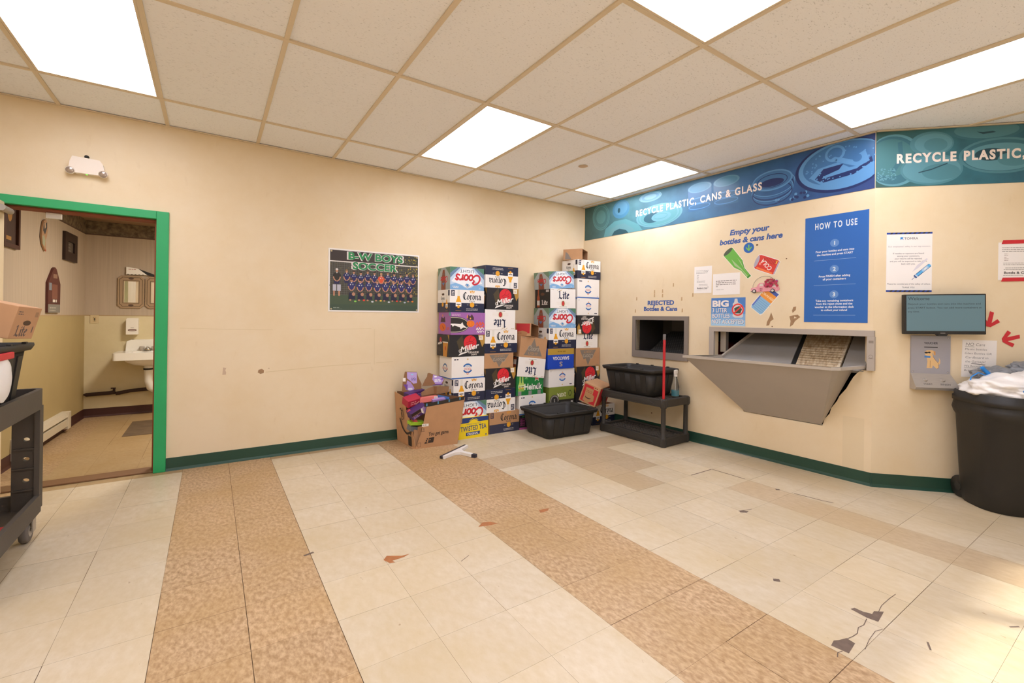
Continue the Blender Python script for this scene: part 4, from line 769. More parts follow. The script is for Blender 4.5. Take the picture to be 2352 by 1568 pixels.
def monitor():
    t=thing('monitor','wall monitor with a grey blue welcome screen over the voucher box','monitor'); t.matrix_world=FC.at(.165,1.155,.07).M()@Matrix.Rotation(.015,4,'Z'); L=Fr((0,0,0),(1,0,0),(0,1,0)); w,h=.505,.29
    mb=MB(); mb.box((0,0,-.03),(w,h,.006),BLACKP,L); mb.build('housing',t,.004)
    mb=MB(); sm=mat('lit_screen','#5d7880',.35,emit=.2); mb.box((.012,.024,.006),(w-.01,h-.008,.0075),sm,L); g=G(); i=K('#2c363b')
    g.text('Welcome',.022,h-.042,.024,i,'l',w=.135)
    for k,(s,wd) in enumerate((('Deposit your bottles and cans into the machine and',.45),('press START button. You can add more containers at',.455),('any time.',.075))): g.text(s,.02,h-.076-.0275*k,.0125,i,'l',w=wd)
    g.put(mb,L,.0078,.0001); mb.build('screen',t)
    mb=MB(); mb.hexa([L.p(.215,-.012,-.02),L.p(.265,-.012,-.02),L.p(.205,0,-.02),L.p(.275,0,-.02),L.p(.215,-.012,.004),L.p(.265,-.012,.004),L.p(.205,0,.004),L.p(.275,0,.004)],BLACKP); g=G(); g.rect(.225,.006,.255,.011,K('#8d8a86')); g.put(mb,L,.0062); mb.build('chin',t)
    mb=MB(); mb.box((.18,.06,-.0695),(.32,.2,-.03),DGREY,L); mb.build('wall_mount',t)
monitor()
def voucher():
    t=thing('voucher_terminal','grey steel voucher box with a cartoon dog sticker and two buttons','terminal'); t.matrix_world=FC.at(.245,.752).M(); L=Fr((0,0,0),(1,0,0),(0,1,0))
    mb=MB(); mb.box((0,.112,.0005),(.25,.392,.012),mat('voucher_grey','#a5a2a6',.45,noise=.08,nscale=5),L); g=G(); g.text('VOUCHER',.126,.332,.015,INK,bold=.02,w=.087); g.rect(.083,.306,.169,.311,BLK)
    for x,y in((.012,.128),(.235,.126),(.235,.378)): g.ell(x,y,.007,.007,K('#807c78')); g.up(); g.ell(x,y,.004,.004,K('#c9c4be'))
    g.put(mb,L,.0122); mb.build('plate',t)
    mb=MB(); g=G(); s=K('#e3bd84'); o=K('#8a5a34')     # sitting dog sticker, glasses on, strip in its mouth
    def sh(P,m): g.poly(P,m)
    body=[(.1,.155),(.135,.155),(.14,.175),(.165,.15),(.178,.16),(.172,.195),(.155,.215),(.14,.24),(.135,.262),(.11,.262),(.1,.245),(.105,.2)]
    g.poly(body,s); g.poly([(.168,.17),(.186,.19),(.186,.215),(.176,.235),(.18,.21),(.172,.195)],s); g.poly([(.088,.275),(.1,.285),(.13,.287),(.15,.28),(.155,.255),(.145,.25),(.14,.268),(.13,.25),(.108,.245),(.09,.25)],s); g.up()
    g.stroke([(.122,.16),(.122,.21)],.002,o); g.stroke(body[3:8],.002,o); g.poly([(.142,.28),(.155,.278),(.156,.252),(.147,.25)],K('#d29a5c')); g.ell(.097,.268,.012,.006,BLK,10); g.ell(.116,.27,.009,.006,BLK,10); g.poly([(.085,.232),(.123,.23),(.124,.243),(.085,.245)],K('#4a86c9'))
    g.put(mb,L,.0123); mb.build('dog_sticker',t)
    mb=MB(); A=[L.p(-.001,.114,.012),L.p(.25,.114,.012),L.p(-.003,.018,.075),L.p(.275,.018,.075),L.p(-.003,.0,.07),L.p(.275,.0,.07),L.p(0,.0,.0005),L.p(.25,.0,.0005),L.p(0,.114,.0005),L.p(.25,.114,.0005)]
    mb.raw(A,[(0,2,3,1),(2,4,5,3),(4,6,7,5),(6,8,9,7),(8,0,1,9),(0,8,6,4,2),(1,3,5,7,9)],STEEL2)
    fr=Fr(L.p(0,.018,.075),(1,0,0),L.p(0,.096,-.063)-L.p(0,0,0)); g=G(); g.text('START',.083,.022,.013,INK,bold=.0,w=.055); g.text('FINISH',.192,.022,.013,INK,w=.06); g.put(mb,fr,.0006); mb.build('button_housing',t)
    for x in(.075,.185):
        b=MB(); b.lathe([(.014,0),(.014,.004),(.009,.005),(.009,.009)],fr.p(x,.062,.0),STEEL2,fr.N,18); b.build('push_button',t)
voucher()
def hand(g,w,h):
    i=K('#6d6464'); rows=[('NO',.022,.022,.05),('Cans',.085,.02,.055),('Plastic bottles',.018,.015,.135),('Glass Bottles OR',.018,.015,.165),('Cardboard in',.022,.016,.14),('the Garbage!',.022,.016,.125),('We Recycle Them',.016,.014,.16),('Bring to',.016,.014,.08)]
    y=[.222,.222,.19,.16,.13,.1,.068,.036]
    for (s,x,hh,wd),yy in zip(rows,y): g.text(s,x,yy+h-.265,hh,i,'l',bold=-.008,shear=.12,w=wd)
    g.stroke([(.018,h-.05),(.075,h-.052)],.002,i); g.stroke([(.06,h-.172),(.145,h-.178)],.004,K('#55504f')); g.stroke([(.016,h-.205),(.175,h-.203)],.0015,i)
sheet('handwritten_note','handwritten note on white paper above the full trash can','notice',FC.at(.57,.85).rot(-.02),.212,.272,PAPER,hand)
def note3(g,w,h):
    i=K('#8f8780'); g.lines(.022,h-.04,.2,3,.013,i,.004,frac=(.9,1)); g.lines(.035,h-.085,.03,5,.0115,K('#a8908a'),.0035,frac=(.5,.9)); g.lines(.03,h-.15,.16,2,.012,i,.0035); g.lines(.11,h-.185,.16,2,.012,i,.0035,'c'); g.text('Bottle & Can',.035,h-.225,.016,K('#3d3633'),'l',bold=.03,w=.145); g.lines(.03,h-.238,.15,1,.01,i,.003)
sheet('paper_notice','white notice held by red tape at the right edge','notice',FC.at(.788,1.556),.216,.27,PAPER,note3)
RT=mat('red_tape','#cf2b33',.45)
for z,lb in((1.815,'red tape strip along the top of the notice at the right edge'),(1.545,'red tape strip along the bottom of the notice at the right edge')):
    mb=MB(); L=Fr((0,0,0),(1,0,0),(0,1,0)); mb.prism([(0,0),(.23,.004),(.235,.03),(.01,.028)],L,.0027,.0036,RT); o=mb.build('tape_strip'); o.matrix_world=FC.at(.805,z).M(); tag(o,lb,'tape','tape strips on the notice')
def tarrow(label,fr,ang):
    mb=MB(); L=Fr((0,0,0),(1,0,0),(0,1,0)).rot(ang)
    mb.prism([(-.014,0),(.014,.0),(.012,.1),(-.014,.105)],L,.0006,.0016,RT); mb.prism([(-.01,-.005),(.012,-.008),(.062,.04),(.042,.058)],L,.0017,.0025,RT); mb.prism([(-.012,-.008),(.01,-.006),(-.04,.058),(-.062,.042)],L,.0026,.0034,RT)
    o=mb.build('tape_arrow'); o.matrix_world=fr.M(); tag(o,label,'tape','red tape arrows')
tarrow('red tape arrow pointing down, right beside the monitor',FC.at(.735,1.225),-.2); tarrow('red tape arrow pointing left toward the handwritten note',FC.at(.825,1.123),-1.3)
# ---------------------------------------------------------------- stacks of beer cases along the far wall
YF=4.10
def case(kind,x0,x1,z0,z1,flip,label,tilt=0,group=None,y=YF,d=.29,yaw=0,name='beer_case',**k):
    return carton(kind,x1-x0,z1-z0,d,flip,name,label,((x0+x1)/2,y,z0),(0,-tilt,yaw),group,**k)
G1,G2,G3,G4,G5='first stack of cases beside the open cardboard box','second stack of cases from the left','short leaning stack of cases in the middle','stack of cases right of the leaning one','stack of cases in the far corner'
z=[0,.212,.371,.605,.832,1.054,1.281,1.51,1.738]
case('ttea',2.086,2.428,0,.212,False,'yellow and blue tea case at the bottom of the first stack',group=G1,y=YF-.03)
carton('coors',.385,.158,.29,True,'beer_case','upside-down case with red script directly on the yellow case',(2.23,YF,.2125),(0,0,0),G1,fh=.23)
case('corona',2.036,2.40,.3715,.605,False,'upright white and navy case just under the white blue-striped case in the first stack',group=G1)
case('peroni',2.012,2.388,.6055,.832,True,'upside-down white case with a blue stripe at its foot, in the first stack',group=G1)
case('miller',1.982,2.388,.8325,1.054,False,'black case with a red circle below the purple case',group=G1)
case('purple',1.99,2.385,1.0545,1.281,False,'purple case with an orange pumpkin and a black shark oval',group=G1,y=YF-.01)
case('corona',1.982,2.375,1.2815,1.51,False,'upright white and navy case second from the top of the first stack',group=G1)
case('coors',1.982,2.37,1.5105,1.738,True,'upside-down pale blue case with red script topping the first stack',group=G1)
case('coronak',2.462,2.842,0,.226,False,'brown and navy case at the bottom of the second stack',group=G2)
case('corona',2.41,2.785,.2265,.473,True,'upside-down white and navy case on the brown and navy case',group=G2)
case('miller',2.405,2.785,.4735,.696,False,'black case with a red circle low in the second stack',group=G2)
case('coorsk',2.39,2.753,.6965,.856,True,'upside-down brown case with a grey mountain in the second stack',group=G2)
case('corona',2.392,2.80,.8565,1.103,False,'upright white and navy case in the middle of the second stack',group=G2)
case('lite',2.387,2.772,1.1035,1.32,True,'upside-down white case with blackletter name in the second stack',group=G2)
case('miller',2.405,2.81,1.3205,1.55,False,'black case with a red circle second from the top of the second stack',group=G2)
case('corona',2.39,2.80,1.5505,1.784,True,'upside-down white and navy case topping the second stack',group=G2)
case('rasp',2.846,3.215,0,.158,False,'black case with pink raspberries on the floor behind the black tub',group=G3)
case('peroni',2.84,3.21,.1585,.376,True,'upside-down white case below the green case',group=G3)
case('heineken',2.80,3.17,.3765,.592,False,'green case with grey tape patches in the leaning stack',group=G3,hr=.174)
a=.108
carton('lite',.38,.215,.29,True,'beer_case','leaning upside-down white case on the green case',(2.987,YF-.006,.5735),(0,a,0),G3)
carton('coorsk',.37,.228,.29,False,'beer_case','leaning upright brown case with a grey mountain, under the open red box',(3.018,YF+.004,.7885),(0,a,.0),G3)
case('plain',3.26,3.64,0,.205,False,'plain cardboard case at the foot of the stack behind the black tub',group=G4)
case('ipa',3.262,3.64,.2055,.434,True,'olive green upside-down case just above the black tub',group=G4)
case('peroni2',3.25,3.64,.4345,.648,False,'upright white case between the olive and the bright blue cases',group=G4)
carton('saratoga',.395,.236,.28,True,'water_case','bright blue and gold upside-down case',(3.418,YF-.012,.6485),(0,0,0),G4)
case('corona',3.243,3.655,.885,1.125,False,'upright white and navy case on the bright blue case',group=G4)
case('coors',3.24,3.645,1.1255,1.355,True,'upside-down pale blue case below the black and white case',group=G4)
case('lite',3.252,3.638,1.3555,1.584,False,'upright white case with black side second from the top',group=G4,tilt=.012,y=YF-.004)
carton('coors',.375,.2,.29,True,'beer_case','tilted upside-down pale blue case topping its stack left of the corner stack',(3.43,YF,1.5885),(0,-.075,0),G4,fh=None)
case('plain',3.668,4.045,0,.178,False,'plain case at the foot of the corner stack',group=G5)
case('miller',3.668,4.045,.1785,.41,False,'black case behind the red box in the corner stack',group=G5)
case('miller',3.668,4.052,.4105,.657,False,'black case with a red circle under the upside-down brown case in the corner',group=G5,y=YF-.004)
case('coorsk',3.66,4.05,.6575,.878,True,'upside-down brown case with a grey mountain in the corner stack',group=G5)
carton('lite',.355,.172,.29,False,'beer_case','white case with its name half hidden under the upside-down black case in the corner stack',(3.843,YF+.006,.8785),(0,0,0),G5,fh=.225)
case('miller',3.668,4.035,1.051,1.277,True,'upside-down black case with a red circle in the corner stack',group=G5,y=YF-.008)
case('peroni2',3.668,4.022,1.2775,1.484,False,'upright white case above the upside-down black case',group=G5)
case('peroni',3.668,4.03,1.4845,1.722,True,'upside-down white case under the top white and navy case in the corner stack',group=G5)
case('corona',3.668,4.045,1.7225,1.953,False,'upright white and navy case near the top of the corner stack',group=G5)
case('corona',3.69,4.055,0,.228,False,'white and navy case on the floor behind the black shelf leg',y=3.838,d=.255,group='cases beside the shelf',open_top=True)
def open_box(name,label,w,h,d,loc,rot,outer,face=None,group=None):
    """case lying on its side, mouth towards local -Y"""
    mb=MB(); a=w/2; t=.004
    mb.box((-a,0,0),(a,d,t),outer); mb.box((-a,0,h-t),(a,d,h),outer); mb.box((-a,0,t),(-a+t,d,h-t),outer); mb.box((a-t,0,t),(a,d,h-t),outer); mb.box((-a+t,d-t,t),(a-t,d,h-t),outer)
    e=.0006
    mb.box((-a+t,.002,t),(a-t,d-t,t+e),KRIN); mb.box((-a+t,.002,h-t-e),(a-t,d-t,h-t),KRIN); mb.box((-a+t,.002,t),(-a+t+e,d-t,h-t),KRIN); mb.box((a-t-e,.002,t),(a-t,d-t,h-t),KRIN); mb.box((-a+t,d-t-e,t),(a-t,d-t,h-t),KRIN)
    if face:
        g=G(); face(g,d,h); g.put(mb,Fr((-a,d,0),(0,-1,0),(0,0,1)))
    o=mb.build(name,None,0,loc); o.rotation_euler=rot; tag(o,label,'box',group); return o
def redface(g,w,h): g.rect(w*.12,h*.22,w*.93,h*.96,K('#b3272a',.7)); g.up(); g.poly([(w*.1,0),(w*.75,0),(w*.8,h*.3),(w*.5,h*.42),(w*.1,h*.3)],K('#a9794e',.8)); g.up(); g.lines(w*.2,h*.2,w*.4,1,.01,K('#8b3c2c'),h*.05)
def mface(g,w,h): g.poly([(w*.1,h*.05),(w*.42,h*.05),(w*.25,h*.6),(w*.12,h*.75)],GREYP); g.lines(w*.86,h*.8,w*.1,1,.01,GREYP,h*.03)
open_box('open_box','open red and brown box lying on top of the leaning brown case',.28,.145,.2,(3.07,4.145,1.018),(0,a,.62),KRAFT,redface)
open_box('open_box','open empty brown box on the very top of the corner stack',.26,.128,.24,(3.83,4.15,1.9535),(0,0,.58),KRAFT,mface)
carton('redk',.36,.225,.2,False,'beer_case','red and brown case tipped over into the open white and navy case',(3.68,3.70,.262),(.33,0,.42),'cases beside the shelf',seams=False)
# ---------------------------------------------------------------- big open cardboard box of torn packaging
def bigbox():
    t=thing('cardboard_box','large open brown cardboard box overflowing with torn purple and red cartons','box',(1.78,4.17,0))
    o=V(1.78,4.17,0)
    BL,FLc,FRc,BR=V(1.565,4.385,0),V(1.60,3.995,0),V(2.015,3.955,0),V(1.985,4.345,0)
    def panel(name,P,mats=KRAFT,draw=None,frm=None):
        mb=MB(); P=[p-o for p in P]; c=sum(P,V(0,0,0))/len(P); n=(P[1]-P[0]).cross(P[-1]-P[0]).normalized(); 
        tri=tessellate_polygon([[V((p-P[0]).dot((P[1]-P[0]).normalized()),(p-P[0]).dot(n.cross(P[1]-P[0]).normalized()),0) for p in P]])
        k=len(P); q=[p-n*.005 for p in P]; fs=[]
        for a_ in tri:
            f=tuple(a_)
            if (P[f[1]]-P[f[0]]).cross(P[f[2]]-P[f[0]]).dot(n)<0: f=f[::-1]
            fs.append(f)
        mb.raw(P,fs,mats); mb.raw(q,[tuple(reversed(f)) for f in fs],KRIN); mb.raw(P+q,[(i,i+k,(i+1)%k+k,(i+1)%k) for i in range(k)],mats)
        if draw: g=G(); draw(g); g.put(mb,Fr(P[0],P[1]-P[0],n.cross(P[1]-P[0])),.001)
        return mb.build(name,t)
    up=V(0,0,1)
    def fprint(g):
        i=K('#3a2f28',.8); g.text('You got game.',.225,.115,.036,i,bold=.02,shear=.25,w=.2,rot=.03); g.poly([(.085,.04),(.17,.045),(.18,.095),(.105,.09)],i); g.up(); g.poly([(.11,.045),(.118,.045),(.128,.09),(.12,.09)],KRAFT); g.ring(.103,.068,.012,.016,.005,KRAFT,10); g.lines(.132,.07,.03,1,.01,KRAFT,.006)
        g.L=1; g.rect(.055,.205,.12,.23,K('#e9e3da')); g.stroke([(.055,.17),(.055,.19)],.004,i); g.stroke([(.075,.17),(.075,.19)],.004,i); g.rect(.045,.16,.085,.163,i); g.ring(.035,.035,.02,.028,.003,i,4,PI/4,PI*2.25)
        g.L=2
        g.lines(.06,.215,.05,1,.01,K('#8f8a84'),.008)
        Tm=K('#2a2521',.35); g.poly([(.072,.387),(.468,.43),(.474,.465),(.072,.422)],Tm); g.up()
        for x in(.09,.2,.31,.42): g.rect(x,.40+x*.11-.012,x+.012,.40+x*.11+.012,K('#4f93b8'))
    panel('front_panel',[FLc,FRc,FRc+V(.058,-.0327,.452),FLc+V(.098,-.0343,.415),FLc+V(.068,-.0207,.235),FLc+V(.05,-.0138,.15)],KRAFT,fprint)
    def lprint(g):
        i=K('#3a2f28',.8); g.stroke(crv([(.09,.235),(.14,.155),(.22,.115),(.3,.135)],8),.02,i); g.stroke([(.265,.165),(.315,.165),(.305,.115)],.011,i); g.stroke([(.1,.33),(.12,.34),(.15,.26)],.012,i); g.ring(.15,.28,.03,.05,.009,i,12); g.rect(.25,-.0,.32,.1,K('#2f2a26'))
    panel('left_panel',[BL,FLc,FLc+V(-.002,.02,.06),FLc+V(-.02,.11,.27),FLc+V(-.022,.18,.3),FLc+V(-.03,.22,.45),BL+V(-.035,.0,.485)],KRAFT,lprint)
    panel('back_panel',[BR,BL,BL+V(-.01,.0,.49),BR+V(-.01,.0,.44)]); panel('right_panel',[FRc,BR,BR+V(-.01,-.0,.44),FRc+V(.058,-.0326,.45)])
    panel('inner_flap',[FLc+V(.01,.03,.0),FLc+V(.1,.04,.0),FLc+V(.085,.03,.2),FLc+V(.03,.06,.19),FLc+V(0,.05,.16)])
    mb=MB(); mb.box(tuple(V(1.575,4.005,.0)-o),tuple(V(1.985,4.34,.006)-o),KRAFT); mb.build('bottom',t)
    panel('torn_corner_flap',[FRc+V(.03,.0,.19),FRc+V(.062,.03,.19),FRc+V(.055,.0,.29)])
bigbox()
def card(name,label,P,m,inner=KRIN,draw=None,cat='packaging',th=.004):
    """a bent, torn piece of carton given by strips of points"""
    mb=MB(); rows=[[V(*p) for p in r] for r in P]; n=len(rows[0])
    nn=(rows[0][-1]-rows[0][0]).cross(rows[-1][0]-rows[0][0]).normalized()*th
    vs=[p for r in rows for p in r]; vb=[p-nn for p in vs]; fs=[]
    for a in range(len(rows)-1):
        for b in range(n-1): fs.append((a*n+b,a*n+b+1,(a+1)*n+b+1,(a+1)*n+b))
    mb.raw(vs,fs,m); mb.raw(vb,[tuple(reversed(f)) for f in fs],inner)
    ed=[i for i in range(n)]+[r*n+n-1 for r in range(1,len(rows))]+[(len(rows)-1)*n+i for i in range(n-2,-1,-1)]+[r*n for r in range(len(rows)-2,0,-1)]
    k=len(ed); mb.raw([vs[i] for i in ed]+[vb[i] for i in ed],[(i,i+k,(i+1)%k+k,(i+1)%k) for i in range(k)],inner)
    if draw:
        g=G(); draw(g); R_=(rows[0][-1]-rows[0][0]); N_=nn.normalized(); g.put(mb,Fr(rows[0][0],R_,N_.cross(R_)),.0008)
    o=mb.build(name); return tag(o,label,cat,'torn packaging in the cardboard box')
LIL,PUR,DPU,CRIM,PINK=mat('lilac_carton','#a88ac9',.5),mat('purple_carton','#7a55a8',.5),mat('deep_purple_carton','#4b2a63',.5),mat('crimson_carton','#b3203c',.5),mat('coral_carton','#ef7f76',.5)
def pbox(name,label,c,size,rot,m,face=None,openm=None):
    """small carton, mouth up when openm"""
    w,d,h=size; mb=MB(); mb.box((-w/2,-d/2,-h/2),(w/2,d/2,h/2),m)
    if openm: mb.box((-w/2+.006,-d/2+.006,h/2),(w/2-.006,d/2-.006,h/2+.0012),openm)
    if face: g=G(); face(g,w,h); g.put(mb,Fr((-w/2,-d/2,-h/2),(1,0,0),(0,0,1)))
    o=mb.build(name,None,.003,c); o.rotation_euler=rot; return tag(o,label,'packaging','torn packaging in the cardboard box')
def flatcard(label,O,Rv,U,pts,draw):
    mb=MB(); fr=Fr(O,Rv,U); fr.U=(fr.U-fr.R*fr.U.dot(fr.R)).normalized(); fr.N=fr.R.cross(fr.U); mb.prism(pts,fr,-.004,0,KRIN); g=G(); draw(g); g.put(mb,fr,.0006); o=mb.build('torn_carton'); return tag(o,label,'packaging','torn packaging in the cardboard box')
flatcard('torn purple carton standing tall at the back left of the cardboard box',(1.553,4.24,.50),(.182,-.04,.0),(.03,.03,.19),[(0,0),(.185,0),(.19,.07),(.155,.15),(.145,.19),(.03,.195),(.008,.1)],lambda g:(g.poly([(.05,.19),(.145,.185),(.145,.08),(.11,.075),(.085,.1),(.05,.13)],K('#b79fd6')),g.poly([(.035,.02),(.1,.0),(.12,.03),(.085,.09),(.05,.11)],LIL),g.up(),g.text('life',.112,.105,.032,K('#4b3a86'),shear=.3),g.ell(.1,.165,.012,.007,K('#8fd0ea')),g.rect(.01,.1,.036,.135,K('#e8e2da')),g.poly([(.015,.07),(.05,.01),(.055,.07)],K('#6a3a93')),g.rect(.06,.015,.1,.035,K('#ddd5e2'))))
flatcard('torn purple carton leaning on the right above the open cardboard box',(1.75,4.22,.545),(.2,-.07,.01),(.05,.03,.12),[(0,0),(.2,0),(.225,.055),(.21,.075),(.075,.13),(.06,.125),(.055,.095),(.03,.06)],lambda g:(g.poly([(.115,.11),(.2,.078),(.22,.055),(.19,.01),(.13,.015),(.105,.06)],K('#a98cc9')),g.poly([(.1,.0),(.2,.0),(.21,.012),(.12,.008)],K('#5a2a86')),g.up(),g.lines(.125,.05,.07,2,.014,WHT,.008),g.rect(.125,.08,.15,.095,WHT),g.poly([(.19,.05),(.218,.055),(.2,.072)],K('#6a3a93'))))
card('cardboard_strip','curved plain brown cardboard strip near the right rim of the box',[[(1.68,4.06,.475),(1.75,4.08,.48),(1.82,4.08,.485),(1.83,4.05,.485),(1.95,4.04,.495)],[(1.68,4.07,.51),(1.75,4.1,.535),(1.82,4.1,.555),(1.835,4.055,.56),(1.965,4.05,.55)]],KRAFT,KRIN)
pbox('purple_carton','dark purple carton lying across the top of the cardboard box',(1.66,4.19,.478),(.2,.07,.065),(.1,-.12,.25),DPU,lambda g,w,h:(g.rect(w*.05,h*.1,w*.4,h*.9,PUR),g.up(),g.lines(w*.45,h*.5,w*.4,2,h*.25,LIL,h*.12)))
card('cardboard_strip','curved plain brown cardboard strip near the right rim of the box',[[(1.68,4.06,.475),(1.75,4.08,.48),(1.82,4.08,.485),(1.83,4.05,.485),(1.95,4.04,.495)],[(1.68,4.07,.51),(1.75,4.1,.535),(1.82,4.1,.555),(1.835,4.055,.56),(1.965,4.05,.55)]],KRAFT,KRIN)
pbox('red_carton','crimson carton near the left tear of the cardboard box',(1.60,4.1,.435),(.15,.1,.07),(.35,-.15,.2),CRIM,lambda g,w,h:(g.lines(w*.2,h*.6,w*.5,2,h*.3,K('#e9a0a0'),h*.14),g.poly([(w*.6,h*.2),(w*.85,h*.5),(w*.8,h*.6),(w*.55,h*.3)],K('#e8c9b8'))))
pbox('pink_carton','coral pink carton with a barcode at its end',(1.755,4.08,.44),(.18,.06,.05),(0,-.05,-.05),PINK,lambda g,w,h:(g.rect(w*.78,h*.05,w*.98,h*.95,K('#f0e8e2')),g.up(),[g.rect(w*(.8+.04*i),h*.1,w*(.815+.04*i),h*.9,K('#8f8a86')) for i in range(4)]))
pbox('purple_carton','open purple carton with white end tilted in the tear of the box',(1.625,4.03,.345),(.17,.09,.075),(.25,-.42,.1),DPU,lambda g,w,h:(g.rect(w*.02,h*.5,w*.6,h*.98,K('#2c1610')),g.rect(w*.7,0,w,h,K('#b394d4')),g.up(),g.poly([(w*.62,h*.3),(w*.75,h*.1),(w*.72,h*.95),(w*.62,h*.95)],WHT),g.lines(w*.08,h*.28,w*.5,2,h*.18,LIL,h*.1),g.rect(w*.02,h*.48,w*.6,h*.54,K('#b98a5c'))))
pbox('red_carton','narrow red carton poking down in the tear of the box',(1.585,4.05,.29),(.035,.05,.16),(0,-.55,0),mat('red_carton_print','#cf4a4c',.5))
pbox('green_packet','bright green packet low in the tear of the cardboard box',(1.63,4.06,.23),(.15,.08,.03),(.1,.1,.1),mat('lime_packet','#9fc92e',.5))
pbox('grey_packet','grey crumpled packet at the bottom of the tear',(1.63,4.09,.17),(.13,.08,.05),(.1,.25,.1),mat('grey_packet','#6d7076',.5))
pbox('lilac_carton','small lilac carton against the dark taped rim of the box',(1.845,4.04,.42),(.13,.06,.05),(.1,-.06,-.1),LIL)
pbox('blue_carton','thin blue carton edge near the right corner of the box',(1.935,4.12,.435),(.12,.1,.014),(0,.2,-.5),mat('blue_carton','#3a6cb5',.5))
pbox('packing_filler','dark cartons at the bottom of the cardboard box',(1.79,4.19,.08),(.33,.28,.11),(0,0,0),mat('brown_carton','#4a3024',.8))
# ---------------------------------------------------------------- tubs, shelf, squeegee, trash can, cart
def rrect(hw,hd,r,n=5,cx=0,cy=0):
    pts=[]
    for sx,sy,a0 in((1,1,0),(-1,1,PI/2),(-1,-1,PI),(1,-1,PI*1.5)):
        for i in range(n+1):
            a=a0+PI/2*i/n; pts.append((cx+sx*(hw-r)+r*math.cos(a),cy+sy*(hd-r)+r*math.sin(a)))
    return pts
def tub(label,loc,rz,w=.58,d=.41,h=.27,flare=.04):
    t=thing('storage_tub',label,'tub',loc,(0,0,rz),'black storage tubs')
    ring=lambda k,z,off=0: [V(x,y,z) for x,y in rrect(w/2+flare*k+off,d/2+flare*k+off,.05)]
    mb=MB(); mb.loft([ring(0,0,-.012),ring(0,.012),ring(.85,h-.03),ring(.85,h-.03,-.004),ring(0.02,.016,-.006)],BLACKP,True,False); mb.poly(list(reversed(ring(0,0,-.012))),BLACKP); mb.poly(ring(0.02,.016,-.006),BLACKP)
    mb.build('body',t)
    mb=MB(); mb.loft([ring(.85,h-.035),ring(.85,h-.035,.018),ring(1,h-.012,.022),ring(1,h,.02),ring(1,h,.002),ring(.9,h-.03,-.004)],BLACKP,True,False); mb.build('rim',t)
    for x in(-.2,-.07,.07,.2):
        for s in(-1,1):
            mb=MB(); y0,y1=s*(d/2+.001),s*(d/2+flare*.75+.001)
            mb.hexa([V(x-.03,y0-s*.004,.03),V(x+.03,y0-s*.004,.03),V(x-.03,y0+s*.006,.03),V(x+.03,y0+s*.006,.03),V(x-.035,y1-s*.004,h-.06),V(x+.035,y1-s*.004,h-.06),V(x-.035,y1+s*.006,h-.06),V(x+.035,y1+s*.006,h-.06)],BLACKP); mb.build('rib',t,.002)
    for s in(-1,1):
        for y in(-.1,.1):
            mb=MB(); x0,x1=s*(w/2+.001),s*(w/2+flare*.75+.001); mb.hexa([V(x0-.004,y-.03,.03),V(x0+.006,y-.03,.03),V(x0-.004,y+.03,.03),V(x0+.006,y+.03,.03),V(x1-.004,y-.035,h-.06),V(x1+.006,y-.035,h-.06),V(x1-.004,y+.035,h-.06),V(x1+.006,y+.035,h-.06)],BLACKP); mb.build('rib',t,.002)
    for x in(-.2,0,.2):
        for s in(-1,1): mb=MB(); mb.box((x-.015,s*(d/2+flare+.008)-.008,h-.004),(x+.015,s*(d/2+flare+.008)+.008,h+.009),BLACKP); mb.build('lid_tab',t,.002)
    return t
tub('black tub on the floor in front of the stacks of boxes',(3.155,3.80,0),-.03)
p=FB.p(1.105,.255,.0); 
def onB(s,d,z): return FB.p(s,z,d)
ang=math.atan2(FB.R.y,FB.R.x)
t=tub('black tub standing on top of the low plastic shelf',onB(1.125,.255,.4605),ang,w=.57,d=.34)
DUST=mat('dusty_plastic','#544e46',.75,noise=.3,nscale=14)
def shelf():
    t=thing('plastic_shelf','low two tier dark grey plastic shelf below the square chute','shelf'); t.location=onB(1.18,.255,0); t.rotation_euler=(0,0,ang)
    w,d=.83,.43; a,b=w/2,d/2       # local +x runs along the wall towards the bend, -y... front is local +y or -y
    f=-1 if (Matrix.Rotation(ang,3,'Z')@V(0,1,0)).dot(FB.N)<0 else 1
    def deck(name,z0,z1):
        mb=MB(); m=DGREY; 
        mb.box((-a,-b,z0),(a,-b+.05,z1),m); mb.box((-a,b-.05,z0),(a,b,z1),m); mb.box((-a,-b+.05,z0),(-a+.05,b-.05,z1),m); mb.box((a-.05,-b+.05,z0),(a,b-.05,z1),m)
        n=20
        for i in range(1,n): x=-a+.05+(w-.1)*i/n; mb.box((x-.006,-b+.05,z1-.03),(x+.006,b-.05,z1-.012),DUST)
        for j in range(1,9): y=-b+.05+(d-.1)*j/9; mb.box((-a+.05,y-.006,z1-.0305),(a-.05,y+.006,z1-.0125),DUST)
        mb.build(name,t,.006)
        for s in(-1,1):
            mb=MB(); mb.hexa([V(-.3,s*b-.004,z0+.02),V(.3,s*b-.004,z0+.02),V(-.3,s*b+.008,z0+.02),V(.3,s*b+.008,z0+.02),V(-.24,s*b-.004,z1-.02),V(.24,s*b-.004,z1-.02),V(-.24,s*b+.008,z1-.02),V(.24,s*b+.008,z1-.02)],DGREY); mb.build(name.replace('deck','lip'),t,.004)
    deck('lower_deck',.004,.085); deck('upper_deck',.385,.46)
    for x in(-a+.03,a-.03):
        for y in(-b+.03,b-.03):
            mb=MB(); mb.lathe([(.032,0),(.032,.088),(.0225,.1),(.0215,.37),(.032,.38),(.032,.462),(.026,.466)],(x,y,0),DGREY,n=20); mb.build('leg',t)
shelf()
RP=mat('red_pole','#c4202a',.35)
t=thing('broom_pole','bright red pole with a grey tip standing in the shelf corner socket','pole',onB(1.565,.44,.4665))
